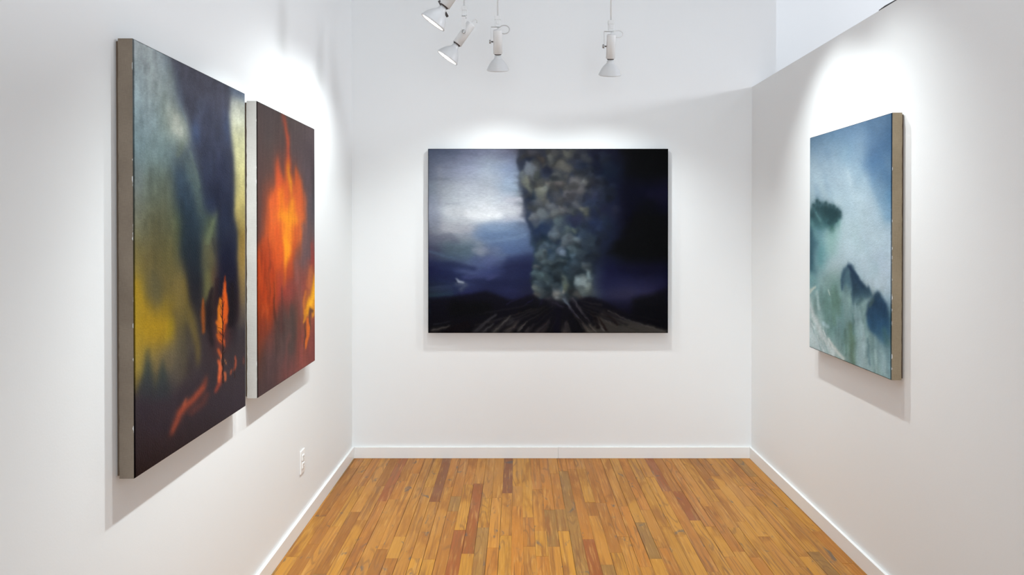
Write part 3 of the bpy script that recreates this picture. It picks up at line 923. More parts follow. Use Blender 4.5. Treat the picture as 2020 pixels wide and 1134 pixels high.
    A.stroke([(437, 600, 1.5), (434, 625, 2), (437, 650, 2)], 'f88c28', .6)
    A.stroke([(436, 700, 1.2), (433, 725, 1.8), (433, 745, 1.5)], 'ec7448', .6)
    A.stroke([(438.5, 590, .5), (438.5, 640, .9), (438.8, 700, 1.1), (439, 756, 1)], '2a1612', .95, .5)
    for x0, y0, x1, y1 in ((438, 612, 432, 598), (438, 650, 430, 645), (438, 662, 430, 652), (438, 675, 432, 668), (439, 665, 445, 650), (439, 690, 444, 676), (439, 700, 444, 692), (438, 628, 434, 618), (439, 640, 443, 628), (438, 592, 433, 584), (439, 606, 442, 594), (439, 720, 446, 712), (462, 745, 462, 710)):
        A.stroke([(x0, y0, .8), (x1, y1, .35)], '2e1812', .8, .5)
    n1 = A.noise(9, 34, 4, 52, A.WX, A.WY); n2 = A.noise(16, 22, 4, 56)
    up = np.clip((620 - A.Y) / 200, .25, 1)
    A.img = np.clip(A.img * (1 + (.13 * n1 + .10 * n2) * up)[..., None], 0, 1)
    A.stroke([(350, 232, 6), (346, 250, 9), (356, 262, 6)], 'bcbfb3', .5, ys=1.3)
    A.stroke([(333, 215, 5), (336, 240, 6)], 'a4aca4', .45)
    A.stroke([(360, 285, 5), (352, 305, 6)], '6a7466', .45)
    A.stroke([(376, 300, 3), (388, 345, 4), (394, 370, 3)], '667468', .4)
    A.stroke([(357, 205, 3), (368, 240, 2)], '6b7a86', .4)
    A.stroke([(421, 436, 3), (415, 458, 5), (409, 478, 5)], '6c7558', .45)
    A.stroke([(420, 470, 2), (424, 500, 2)], '343634', .5)
    A.texture(.07, 3.5, 1.8, 44)
    A.texture(.05, 8, 60, 47)


def paint_fire(A):
    xs = [510, 532, 555, 578, 600, 620]
    A.base(xs, [
        '564442 584848 5a4a48 584a48 564848 584a4c',
        '54423f 544644 5c4642 5a4a4a 544648 524448',
        '553f3c 5a423c 88483a 7a4a40 605054 4c4044',
        '5a3c36 90442c e07024 d87a34 7a5650 504a50',
        '5c3a34 d85824 f08a1c d06a30 985a4a 68585a',
        'b23e1a b04020 a04428 8a4a3c 7a5652 903c38',
        'a83a12 c04416 9a3a2c 8a4038 94463a b87030',
        '8a3a20 7a3c30 4c3a36 54403a 8c4a34 96503a',
        '583830 5a4040 5c4442 583c38 7c3e30 84403a',
        '4e3a3a 543c3c 643c3a 7a4440 8a483e 80403a'], 4, .015, 10, 70)
    rs = A.rs
    A.warp(5, 9, 36, 10, 12, 40, 5)
    for i in range(120):
        x = rs.uniform(510, 620); y = rs.uniform(440, 740)
        L = rs.uniform(20, 80)
        d = 1020 - x
        v = ((y - 450) / d + .4902) / 1.1465
        if not 0 < v < 1: continue
        c = int(np.clip((1 / d - 1 / 512) / (1 / 399 - 1 / 512), 0, 1) * (A.img.shape[1] - 1))
        cc = np.clip(A.img[int(v * (A.img.shape[0] - 1)), c] * rs.uniform(.78, 1.2), 0, 1)
        A.stroke([(x, y - L / 2, .6), (x + rs.uniform(-1, 1), y, rs.uniform(1, 3)), (x, y + L / 2, .6)], cc, .55)
    # body of the blaze
    A.poly([(546, 318), (551, 338), (560, 345), (564, 318), (568, 300), (574, 350), (582, 328), (590, 340), (597, 370), (603, 400), (604, 440), (593, 470), (582, 492), (577, 545), (562, 552), (545, 525), (532, 480), (532, 400), (540, 350)], [(300, 'c4502c'), (370, 'dc5c28'), (430, 'e0662a'), (500, 'c4501e'), (550, 'a84022')], 7, .9)
    A.stroke([(558, 224, 2.5), (563, 240, 4.5), (566, 258, 3.5), (569, 275, 4.5), (567, 300, 5.5), (568, 325, 6)], 'bc4a2e', .85)
    A.stroke([(565, 240, 1.5), (568, 270, 1.5), (567, 300, 2.5), (568, 320, 3)], 'dc5c34', .7)
    A.stroke([(567, 318, 2), (569, 340, 3.5), (573, 370, 3.5), (575, 390, 2)], 'ee8c20', .95)
    A.stroke([(548, 310, 1.5), (547, 330, 3), (550, 360, 7), (551, 400, 9)], 'd8562a', .85)
    A.stroke([(583, 326, 2), (586, 345, 5), (587, 380, 5)], 'd8622c', .85)
    A.stroke([(557, 318, 3), (558, 340, 3), (560, 362, 1.5)], '5e423e', .8)
    A.stroke([(577, 318, 3), (578, 340, 3), (580, 362, 1.5)], '64443e', .8)
    A.stroke([(540, 330, 5), (538, 370, 4)], '5c3c38', .7)
    A.stroke([(598, 335, 5), (601, 372, 4)], '5a4544', .7)
    A.stroke([(552, 375, 6), (556, 410, 9), (562, 425, 11)], 'f07e1e', .85)
    A.stroke([(577, 395, 5), (572, 430, 10), (566, 460, 9), (566, 500, 7), (564, 525, 4)], 'f9941c', .95)
    A.stroke([(556, 420, 7), (570, 432, 8), (582, 436, 6)], 'fb9a1a', .9)
    A.stroke([(563, 470, 4), (566, 500, 5), (563, 515, 4)], 'ffa518', .8)
    A.stroke([(548, 448, 6), (552, 490, 6), (546, 530, 5)], 'de5820', .7)
    A.stroke([(592, 425, 4), (596, 455, 5), (586, 475, 5)], 'd86c34', .7)
    A.stroke([(598, 380, 3), (602, 420, 3.5)], 'a85c44', .6)
    A.stroke([(563, 525, 2.5), (562, 560, 1.5)], 'e8821c', .8)
    A.stroke([(575, 345, 1.5), (578, 380, 2.2), (571, 400, 1)], 'b05030', .5)
    A.blur(1.8, 5, .85)
    A.stroke([(568, 330, 1), (571, 352, 1.8), (574, 375, 1.2)], 'f89a20', .6)
    A.stroke([(562, 235, 1), (567, 262, 1.2), (567, 290, 1.5)], 'd85a34', .4)
    # curtain of fire lower left
    A.poly([(508, 492), (518, 470), (528, 475), (542, 500), (544, 560), (538, 640), (524, 665), (508, 668)], [(480, 'b4461e'), (540, 'b23c14'), (600, 'ac3c12'), (660, '7c3420')], 6, .75)
    for i in range(44):
        x = rs.uniform(511, 545); y = rs.uniform(480, 610); L = rs.uniform(20, 70)
        A.stroke([(x, y, .4), (x + rs.uniform(-.6, .6), y + L / 2, rs.uniform(.6, 1.3)), (x, y + L, .3)], rs.choice(['c8501c', '8a2c10', 'd86024', '70301c', 'b84214']), .6, .6)
    A.stroke([(530, 465, .7), (531, 520, 1), (530, 590, .7)], '5c241a', .8)
    A.stroke([(516, 500, .5), (517, 545, .8)], '6a2414', .7)
    A.stroke([(541, 558, 1), (541, 585, 1.8), (542, 612, 2.2), (545, 645, 3)], '3e2018', .85)
    A.stroke([(548, 400, .8), (547, 470, 1)], 'c24820', .4)
    A.stroke([(536, 400, 2), (536, 460, 2)], 'f0682a', .5)
    # brown falls
    A.stroke([(585, 520, 8), (590, 560, 8), (592, 620, 6)], '8c5a52', .5)
    A.stroke([(600, 450, 6), (598, 520, 6)], '6a565a', .6)
    A.stroke([(610, 380, 4), (612, 430, 6), (606, 500, 6)], '5c5258', .6)
    A.stroke([(616, 480, 3), (614, 520, 3)], 'ac3c34', .6)
    A.stroke([(557, 560, 2), (557, 610, 3), (552, 650, 6)], '54302c', .7)
    A.stroke([(575, 600, 3), (576, 640, 7), (572, 690, 8)], '4c3c38', .75)
    A.stroke([(545, 640, 6), (548, 690, 7)], '4e3834', .7)
    A.stroke([(568, 660, 3), (562, 740, 3)], '7c4844', .55)
    A.stroke([(597, 660, 4), (594, 720, 5)], '8c4840', .6)
    A.stroke([(588, 600, 3), (590, 700, 3)], '7a3c34', .5)
    A.blur(1.0, 4, .7)
    # bright tree lower right
    A.stroke([(621, 545, 4), (618, 570, 6), (612, 595, 6), (606, 620, 5)], 'f0a31a', .95, .8)
    A.stroke([(604, 570, 3), (600, 600, 4), (601, 620, 3)], 'd8782c', .8)
    A.stroke([(619, 580, 3), (616, 610, 3), (617, 625, 1)], 'e89a1c', .85)
    A.stroke([(612, 520, 4), (609, 560, 5)], 'c4683c', .7)
    A.stroke([(604, 612, 4), (602, 630, 3), (598, 640, 1)], 'dc8c1c', .9, .6)
    A.stroke([(619, 560, 3), (616, 585, 3), (612, 605, 3)], 'ffc020', .6)
    A.stroke([(607, 630, 2.5), (606, 660, 3), (604, 694, 1.2)], 'd86c1e', .95, .6)
    A.stroke([(614, 612, 1.6), (612, 628, 1.2), (611, 650, 1.6)], '5a382a', .85, .6)
    A.stroke([(602, 640, .9), (601.5, 665, .8), (600, 690, .8)], '46281e', .85, .6)
    A.stroke([(597, 680, 2), (594, 665, 2)], '8c3c24', .7)
    A.blur(.7, 1.6, .7)
    A.texture(.07, 3.2, 50, 50)
    A.texture(.06, 3.5, 1.8, 44)
    A.texture(.05, 5, 70, 47)


def paint_mist(A):
    xs = [1598, 1620, 1645, 1670, 1695, 1720, 1740, 1757]
    A.base(xs, [
        '5e7890 64809a 5f7d99 647f9a 65809b 5d7a98 5f7b98 50708e',
        '8fa5b4 92a8b8 8aa2b4 7f9cb2 86a0b6 587698 4c6c90 45668a',
        'a0b4c0 a6bac4 a8bcc8 a8bcc8 93acbc 6e8eaa 62829f 4d7194',
        '90a8b0 9cb0b8 a8bcc4 a8bdc8 a9bdc9 a4b8c6 7c9ab0 5c84a4',
        '4a6a78 56808a 86a8a8 adc2ca adc1c8 b0c2cc a9bcc6 a4b8c8',
        '34505e 5a8a8e a4b8c0 a7bac4 a9bcc6 a8b8c4 a9bac6 a8b8c4',
        '5a8288 7e989c 7a9490 7a9298 8ca0aa a6b6c0 a6b6c0 98acb8',
        '8fa4a4 62807e 62807c 7c9498 6a8488 6f868c 24405a 2a4a5e',
        'a4b0b0 8c9c9c 5f7e80 5c7878 66807e 7c9498 5c7884 54707a',
        'a9b5b8 a0aeb2 8c9a98 5c7470 7f959a 869ca0 7a9498 73919a'], 4, .012, 24, 24)
    rs = A.rs
    A.warp(5, 20, 30, 5, 20, 26, 5)
    for i in range(130):
        x = rs.uniform(1598, 1757); y = rs.uniform(235, 560); L = rs.uniform(12, 40)
        d = x - 1020
        v = ((y - 450) / d + .3085) / .7152
        if not 0 < v < .6: continue
        c = int(np.clip((1 / d - 1 / 738) / (1 / 577 - 1 / 738), 0, 1) * (A.img.shape[1] - 1))
        cc = np.clip(A.img[int(v * (A.img.shape[0] - 1)), c] * rs.uniform(.94, 1.06), 0, 1)
        A.stroke([(x, y, rs.uniform(2, 6)), (x + L * .4, y + L, rs.uniform(2, 6))], cc, .25)
    A.stroke([(1600, 340, 20), (1640, 330, 20), (1660, 360, 18)], 'a3b7c4', .55)
    A.stroke([(1668, 330, 4), (1674, 350, 6), (1682, 385, 6)], 'b2c4ce', .7)
    A.stroke([(1668, 295, 6), (1664, 320, 6)], '8fa9ba', .6)
    A.stroke([(1715, 318, 14), (1722, 340, 12)], '456890', .55)
    A.stroke([(1740, 300, 14), (1750, 350, 12)], '4e7094', .5)
    A.stroke([(1740, 255, 10), (1755, 240, 8)], '5f7a98', .5)
    A.stroke([(1690, 260, 14), (1660, 265, 10)], '6f8aa6', .5)
    A.poly([(1700, 345), (1712, 340), (1722, 380), (1738, 425), (1756, 450), (1757, 500), (1700, 480), (1690, 400)], 'a8bcc8', 12, .8)
    A.stroke([(1722, 350, 5), (1730, 390, 6), (1744, 415, 6)], '6a8eac', .6)
    A.stroke([(1748, 430, 5), (1756, 428, 6)], '4f7fa4', .7)
    A.stroke([(1690, 380, 10), (1710, 450, 14), (1735, 480, 12)], 'b1c4cc', .6)
    A.stroke([(1692, 485, 2.5), (1712, 515, 3), (1735, 560, 3)], 'b4c6ce', .5)
    A.stroke([(1740, 505, 10), (1750, 540, 7)], 'a6b5c4', .6)
    A.stroke([(1640, 465, 14), (1640, 495, 12)], '88aca9', .8)
    A.stroke([(1668, 450, 10), (1670, 500, 12)], 'a8bcc4', .6)
    A.stroke([(1655, 520, 14), (1636, 530, 12)], '9db0b6', .7)
    A.stroke([(1645, 405, 3), (1652, 400, 5)], 'b6c8ce', .7)
    A.blur(3.5, 5, .85)
    # wooded crag top left
    A.warp(3.2, 7, 7, 3.2, 7, 7, 9)
    A.poly([(1594, 418), (1600, 408), (1607, 400), (1612, 391), (1618, 399), (1626, 397), (1632, 402), (1640, 404), (1645, 404), (1649, 411), (1655, 411), (1660, 418), (1659, 430), (1652, 436), (1648, 450), (1642, 452), (1634, 448), (1624, 460), (1610, 450), (1594, 460)], [(392, '3a5860'), (420, '2c484e'), (445, '3a6064'), (460, '588486')], 3, .95, (438, 468))
    for x, y, r in ((1603, 404, 4), (1612, 397, 4), (1622, 401, 4), (1630, 401, 4), (1640, 406, 5), (1648, 412, 5), (1655, 417, 5), (1656, 426, 5), (1650, 436, 4), (1643, 444, 4)):
        A.puff(x, y, r, r * 1.1, '2a464c', .7, .4)
    A.stroke([(1597, 430, 6), (1598, 470, 8), (1598, 520, 8)], '3d5f6a', .5)
    A.poly([(1622, 403), (1640, 406), (1652, 414), (1657, 425), (1648, 437), (1640, 436), (1634, 428), (1626, 425)], '20383c', 4, .8)
    A.stroke([(1606, 410, 3), (1616, 430, 4), (1624, 448, 3)], '54787c', .6)
    A.stroke([(1618, 412, 3), (1630, 440, 3), (1640, 455, 3)], '2b4a4e', .6)
    A.stroke([(1648, 440, 2), (1656, 434, 2), (1654, 448, 2.5)], '5e908a', .7)
    A.stroke([(1640, 446, 2.5), (1644, 455, 3)], '34604f', .6)
    A.stroke([(1600, 440, 5), (1610, 465, 5), (1620, 478, 4)], '6a9496', .6)
    A.stroke([(1598, 455, 7), (1600, 485, 8), (1612, 478, 5)], '3c5c68', .7)
    A.stroke([(1598, 495, 6), (1599, 530, 6), (1606, 535, 5)], '385864', .7)
    A.stroke([(1614, 500, 6), (1616, 520, 6)], '558388', .6)
    A.stroke([(1600, 545, 5), (1608, 555, 5)], '6e9292', .7)
    # lower slope
    A.warp(3.5, 10, 24, 4, 10, 24, 12)
    A.stroke([(1640, 545, 10), (1625, 560, 10), (1650, 570, 10)], '75908e', .6)
    A.stroke([(1648, 560, 8), (1650, 600, 9)], '4f6c66', .75)
    A.stroke([(1628, 580, 7), (1632, 620, 7), (1640, 660, 7)], '547470', .6)
    A.stroke([(1644, 610, 4), (1643, 650, 5)], '45625c', .6)
    A.stroke([(1655, 630, 6), (1660, 650, 6)], '7490a0', .4)
    A.stroke([(1675, 555, 7), (1672, 600, 8), (1665, 620, 6)], '7f979a', .6)
    A.stroke([(1676, 640, 6), (1676, 680, 8), (1680, 718, 7)], '4a6052', .75)
    A.stroke([(1660, 660, 8), (1664, 700, 6)], '5b7874', .6)
    A.stroke([(1692, 610, 5), (1694, 660, 7), (1700, 710, 9)], '8ba1a8', .75)
    A.stroke([(1706, 600, 5), (1706, 640, 4)], '819698', .7)
    A.stroke([(1716, 650, 5), (1722, 700, 5), (1726, 735, 4)], '5f7a7a', .7)
    A.stroke([(1728, 705, 3.5), (1730, 735, 3)], '55684c', .5)
    A.stroke([(1738, 690, 6), (1744, 725, 7)], '8099a0', .6)
    A.stroke([(1694, 735, 7), (1720, 742, 8)], '7b9496', .6)
    A.poly([(1597, 606), (1612, 580), (1632, 562), (1650, 548), (1664, 530), (1674, 522), (1690, 545), (1712, 568), (1735, 575), (1757, 620), (1757, 760), (1660, 725), (1597, 690)], [(530, '6f8c8c'), (580, '668480'), (640, '638080'), (720, '7b9496')], 12, .45)
    A.blur(2.0, 4, .85)
    for x0, y0, y1, w, c, a_ in ((1643, 565, 640, 7, '58776a', .5), (1652, 580, 625, 6, '4a665a', .5), (1630, 590, 660, 6, '5c7c76', .5), (1672, 545, 600, 5, '7e9894', .6), (1660, 600, 680, 6, '5a7a7a', .45), (1679, 640, 720, 7, '4c6450', .6), (1690, 600, 640, 5, '6d868a', .5),
                                 (1698, 640, 730, 8, '8fa4aa', .5), (1712, 650, 740, 6, '7c9498', .5), (1722, 660, 735, 5, '5c7678', .5), (1740, 690, 740, 6, '809aa0', .5), (1617, 600, 640, 4, '88a2a6', .4)):
        A.stroke([(x0, y0, w * .7), (x0 + 2, (y0 + y1) / 2, w), (x0 + 5, y1, w * .5)], c, a_)
    A.blur(1.2, 3, .6)
    # dark peaks
    A.warp(1.8, 6, 6, 1.8, 6, 6, 15)
    A.poly([(1661, 575), (1663, 545), (1672, 526), (1682, 540), (1684, 575), (1680, 605)], '3d5866', 5, .85, (548, 600))
    A.stroke([(1661, 572, 2.5), (1662, 548, 4), (1667, 532, 4.5), (1674, 525, 4), (1681, 528, 5)], '2c4456', .8)
    A.stroke([(1669, 580, 3), (1670, 562, 3)], '6a8686', .5)
    A.poly([(1673, 519), (1680, 523), (1686, 534), (1693, 545), (1698, 553), (1706, 560), (1711, 566), (1713, 562), (1720, 577), (1723, 584), (1716, 590), (1704, 592), (1697, 600), (1688, 612), (1682, 612), (1680, 590), (1681, 566), (1677, 540)], [(520, '22364c'), (560, '24384a'), (590, '2a4454'), (612, '3c5664')], 3, .95, (560, 625))
    A.stroke([(1692, 600, 4), (1702, 590, 4)], '3c5458', .6)
    A.poly([(1722, 585), (1727, 576), (1731, 573), (1737, 578), (1744, 590), (1750, 600), (1754, 625), (1757, 660), (1752, 690), (1742, 680), (1728, 665), (1714, 650), (1709, 622), (1712, 600)], [(572, '243a4c'), (600, '1e344c'), (640, '264560'), (680, '35566a')], 4.5, .95, (635, 725))
    A.stroke([(1745, 650, 6), (1752, 680, 5)], '3f605f', .5)
    A.stroke([(1723, 590, 2.5), (1716, 604, 3)], '4c6056', .6)
    A.stroke([(1681, 560, 1.5), (1683, 600, 2)], '36505f', .5)
    A.blur(.9, 1.8, .85)
    for x, y, r in ((1605, 405, 3), (1611, 397, 3), (1617, 401, 3), (1628, 401, 3.4), (1637, 405, 3.4), (1645, 408, 3.4), (1652, 413, 3), (1657, 419, 3), (1657, 427, 3), (1650, 436, 3), (1642, 430, 7), (1634, 418, 7), (1646, 420, 6), (1622, 412, 5), (1612, 412, 5), (1603, 425, 4), (1636, 440, 4)):
        A.puff(x, y, r, r * 1.2, '274248', .6, .5)
    A.stroke([(1610, 420, 2), (1618, 436, 2.5)], '5a8084', .5)
    A.stroke([(1650, 442, 1.5), (1656, 437, 1.5)], '7aa49c', .5)
    A.stroke([(1597, 450, 5), (1598, 500, 6), (1598, 530, 5)], '33525f', .5)
    A.stroke([(1673, 524, 2), (1684, 536, 3), (1692, 550, 4), (1702, 566, 5)], '1d3046', .5)
    for x0, y0, x1, y1, w, c in ((1687, 600, 1690, 640, 4, '7d959a'), (1696, 615, 1700, 660, 4, '869ea4'), (1703, 640, 1706, 700, 4, '93a8ae'), (1683, 620, 1684, 660, 3, '4f6b6c'), (1712, 668, 1716, 720, 3.5, '4e6a72'), (1726, 690, 1730, 735, 4, '8fa5aa'), (1742, 700, 1748, 740, 4, '8aa2a8'), (1668, 650, 1670, 700, 4, '506a62')):
        A.stroke([(x0, y0, w * .6), ((x0 + x1) / 2, (y0 + y1) / 2, w), (x1, y1, w * .5)], c, .6)
    # white water
    A.stroke([(1596, 590, 4), (1600, 610, 5), (1610, 635, 6), (1625, 668, 7), (1645, 700, 8)], 'a8b2b3', .85)
    A.stroke([(1597, 640, 8), (1606, 670, 10), (1622, 695, 8)], 'a5b3b6', .7)
    A.stroke([(1594, 584, 2), (1600, 572, 3), (1608, 567, 2.5)], 'b6bdb4', .85)
    A.stroke([(1611, 575, 3), (1616, 610, 2.5)], '9db0b2', .6)
    A.stroke([(1634, 572, 1), (1638, 582, 1.2)], 'b4c0b6', .7)
    A.stroke([(1624, 638, 4), (1634, 645, 4)], '90a6ae', .7)
    A.stroke([(1634, 668, 2.5), (1648, 690, 3.5), (1665, 708, 4)], 'adb4b2', .85)
    for x, y in ((1600, 628), (1602, 645), (1624, 672), (1630, 684), (1616, 680)):
        A.stroke([(x, y, 1), (x + 5, y + 12, 1.4)], '7d9294', .7, .6)
    for i in range(16):
        x = rs.uniform(1598, 1640); y = 600 + (x - 1598) * 2 + rs.uniform(-10, 40)
        A.stroke([(x, y, .6), (x + 5, y + 12, .8)], rs.choice(['bcc3c2', '93a5a6']), .5, .6)
    A.blur(.6, .9, .8)
    n1 = A.noise(12, 16, 4, 52); n2 = A.noise(6, 22, 3, 56)
    low = np.clip((A.Y - 520) / 60, .35, 1)
    A.img = np.clip(A.img * (1 + (.07 * n1 + .09 * n2 * (low > .5)) * low)[..., None], 0, 1)
    A.stroke([(1671, 338, 3), (1675, 352, 5), (1679, 368, 3)], 'b6c8d2', .5)
    A.texture(.05, 3.5, 1.8, 44)
    A.texture(.03, 30, 30, 47)


# ------------------------------------------------------------------ canvases
def canvas(name, label, origin, U, N, w, h, t, gap, paintfn, to_xy, nu, nv, gain, seed, side, paint, group, primer=.5):
    """origin = top corner where u=0; U = unit vector along the picture; N = outward normal (towards the room)."""
    O, U, N = Vector(origin), Vector(U), Vector(N)
    D = Vector((0, 0, -1))
    base = O + U * (w / 2) + D * h - N * (t + gap)
    root = empty(name, base)
    tag(root, label, 'painting', group)

    def loc(u, d, n):              # metres along, down, out from front plane -> local coordinates
        return O + U * u + D * d + N * n - base

    art = Art(nu, nv, to_xy, seed)
    paintfn(art)
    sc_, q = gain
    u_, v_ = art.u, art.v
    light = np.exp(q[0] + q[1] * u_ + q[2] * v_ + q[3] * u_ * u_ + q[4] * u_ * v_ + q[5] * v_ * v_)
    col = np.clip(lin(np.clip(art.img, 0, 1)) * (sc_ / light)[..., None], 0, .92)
    # painted front, a fine grid whose rim rolls over the stretcher edge
    rr = .004
    uu = np.linspace(0, 1, nu); vv = np.linspace(0, 1, nv)
    UU, VV = np.meshgrid(uu, vv)
    eu = np.minimum(UU, 1 - UU) * w; ev = np.minimum(VV, 1 - VV) * h
    e = np.minimum(eu, ev)
    rim = np.clip((.0042 + .0012 * art.noise(9, 9, 3, 50) - e) / .0015, 0, 1)[..., None]      # smeared dark paint on the turned edge
    col = col * (1 - rim * .75)
    roll = np.where(e < rr, -(rr - np.sqrt(np.maximum(rr * rr - (rr - e) ** 2, 0))), 0.)
    rel = art.noise(30, 30, 2, 33) * .0004
    n_off = roll + np.where(e < rr, 0, rel)
    P = (np.array(O - base)[None, None] + np.array(U)[None, None] * (UU * w)[..., None]
         + np.array(D)[None, None] * (VV * h)[..., None] + np.array(N)[None, None] * n_off[..., None])
    me = bpy.data.meshes.new('painted_surface')
    nvv = nu * nv
    me.vertices.add(nvv)
    me.vertices.foreach_set('co', P.reshape(-1, 3).ravel())
    i = np.arange(nv - 1)[:, None] * nu + np.arange(nu - 1)[None]
    q = np.stack([i, i + nu, i + nu + 1, i + 1], -1).reshape(-1, 4)
    if np.dot(np.cross(np.array(D), np.array(U)), np.array(N)) < 0:
        q = q[:, ::-1]
    nf = len(q)
    me.loops.add(nf * 4)
    me.loops.foreach_set('vertex_index', q.ravel())
    me.polygons.add(nf)
    me.polygons.foreach_set('loop_start', np.arange(nf) * 4)
    me.polygons.foreach_set('use_smooth', np.ones(nf, bool))
    me.update(calc_edges=True)
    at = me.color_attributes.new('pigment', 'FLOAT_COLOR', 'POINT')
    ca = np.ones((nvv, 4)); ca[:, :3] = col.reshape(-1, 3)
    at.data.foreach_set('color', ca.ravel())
    me.materials.append(paint)
    link(bpy.data.objects.new('painted_surface', me), root)

    # raw linen wrapped round the sides, slightly wavy at the back edge
    bm = bmesh.new()
    pl = bm.verts.layers.float.new('primer')
    rn = random.Random(seed)
    per = []
    ns = 60
    for a, b_ in (((0, 0), (1, 0)), ((1, 0), (1, 1)), ((1, 1), (0, 1)), ((0, 1), (0, 0))):
        for k in range(ns):
            f = k / ns
            per.append((a[0] + (b_[0] - a[0]) * f, a[1] + (b_[1] - a[1]) * f))
    rings = []
    for q_, (n, pr) in enumerate(((-.0035, 1.), (-.006, .9), (-.012, .55), (-t * .6, 0.), (-t, 0.))):
        ring = []
        for k, (a, b_) in enumerate(per):
            jit = rn.uniform(-.0006, .0006) if q_ > 2 else 0
            vert = bm.verts.new(loc(a * w, b_ * h, n + (jit * 1.5 if q_ == 4 else 0)))
            vert[pl] = pr
            ring.append(vert)
        rings.append(ring)
    L = len(per)
    for r0, r1 in zip(rings, rings[1:]):
        for k in range(L):
            bm.faces.new((r0[k], r0[(k + 1) % L], r1[(k + 1) % L], r1[k]))
    # return of the cloth onto the back of the stretcher
    back = []
    for a, b_ in per:
        back.append(bm.verts.new(loc(.03 + a * (w - .06), .03 + b_ * (h - .06), -t)))
    for k in range(L):
        bm.faces.new((rings[-1][k], rings[-1][(k + 1) % L], back[(k + 1) % L], back[k]))
    obj('linen_edge', bm, side, root, smooth=False)

    # wooden stretcher set back from the cloth, touching the wall
    bm = bmesh.new()

    def bar(u0, u1, d0, d1):
        ps = [loc(u, d, n) for u in (u0, u1) for d in (d0, d1) for n in (-t + .001, -t - gap)]
        lo = Vector((min(p.x for p in ps), min(p.y for p in ps), min(p.z for p in ps)))
        hi = Vector((max(p.x for p in ps), max(p.y for p in ps), max(p.z for p in ps)))
        box(bm, lo.x, hi.x, lo.y, hi.y, lo.z, hi.z)
    m_, bw = .006, .045
    bar(m_, m_ + bw, m_, h - m_); bar(w - m_ - bw, w - m_, m_, h - m_)
    bar(m_ + bw, w - m_ - bw, m_, m_ + bw); bar(m_ + bw, w - m_ - bw, h - m_ - bw, h - m_)
    obj('stretcher_frame', bm, M_wood, root)
    return root


XA = 1.0294                                   # distance of the left pictures' faces from the eye line
XM = 1.4837
GAP = .008
linen_brown = linen('raw_linen_brown', (.16, .125, .095), (.235, .19, .145), (.6, .59, .57))
linen_pale = linen('primed_linen_pale', (.46, .44, .41), (.55, .53, .495), (.85, .84, .82))
linen_tan = linen('raw_linen_tan', (.25, .195, .125), (.36, .285, .19), (.85, .84, .82))
linen_black = linen('painted_edge_dark', (.02, .02, .03), (.05, .05, .06), (.1, .1, .11))
paint_a = oil_paint('oil_paint_smoke', .5, .02, .5)
paint_b = oil_paint('oil_paint_fire', .5, .015, .35)
paint_c = oil_paint('oil_paint_volcano', .5, .025, .5)
paint_d = oil_paint('oil_paint_mist', .55, .02, .35)


def wall_map(da, db, vt, vh, sgn):
    def f(u, v):
        d = 1 / (1 / da + u * (1 / db - 1 / da))
        return 1020 + sgn * d, 450 + d * (vt + vh * v)
    return f


# pigment values are read off a lit photograph, so each is divided by how strongly its lamps light that spot:
# (scale, then log-quadratic in u, v)
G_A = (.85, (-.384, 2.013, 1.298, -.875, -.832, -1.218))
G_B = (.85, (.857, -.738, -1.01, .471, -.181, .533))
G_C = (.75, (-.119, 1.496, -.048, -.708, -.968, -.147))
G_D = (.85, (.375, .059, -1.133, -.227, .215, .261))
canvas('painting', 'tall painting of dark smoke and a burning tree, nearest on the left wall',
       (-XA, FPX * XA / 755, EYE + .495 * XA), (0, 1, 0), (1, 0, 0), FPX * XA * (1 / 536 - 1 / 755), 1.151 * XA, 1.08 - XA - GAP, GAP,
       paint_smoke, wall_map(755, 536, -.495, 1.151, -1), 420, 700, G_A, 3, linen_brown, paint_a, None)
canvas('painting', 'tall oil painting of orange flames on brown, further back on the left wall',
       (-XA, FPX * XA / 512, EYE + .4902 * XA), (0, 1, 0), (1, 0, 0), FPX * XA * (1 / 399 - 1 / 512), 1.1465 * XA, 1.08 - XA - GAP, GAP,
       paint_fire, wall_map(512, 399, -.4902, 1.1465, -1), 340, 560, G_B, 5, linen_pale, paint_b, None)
YC = YB - .050


def flat_map(u, v):
    return 844.5 + u * 473.5, 293.5 + v * 363.5


sc = YC / FPX
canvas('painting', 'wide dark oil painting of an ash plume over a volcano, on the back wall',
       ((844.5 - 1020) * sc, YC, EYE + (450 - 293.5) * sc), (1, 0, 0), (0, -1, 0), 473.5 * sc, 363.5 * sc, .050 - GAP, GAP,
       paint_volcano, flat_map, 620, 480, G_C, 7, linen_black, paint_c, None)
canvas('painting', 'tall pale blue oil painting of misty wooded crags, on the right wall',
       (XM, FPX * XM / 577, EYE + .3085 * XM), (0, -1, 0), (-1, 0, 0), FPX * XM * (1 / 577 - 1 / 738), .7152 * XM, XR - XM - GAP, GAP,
       paint_mist, wall_map(577, 738, -.3085, .7152, 1), 400, 480, G_D, 9, linen_tan, paint_d, None)

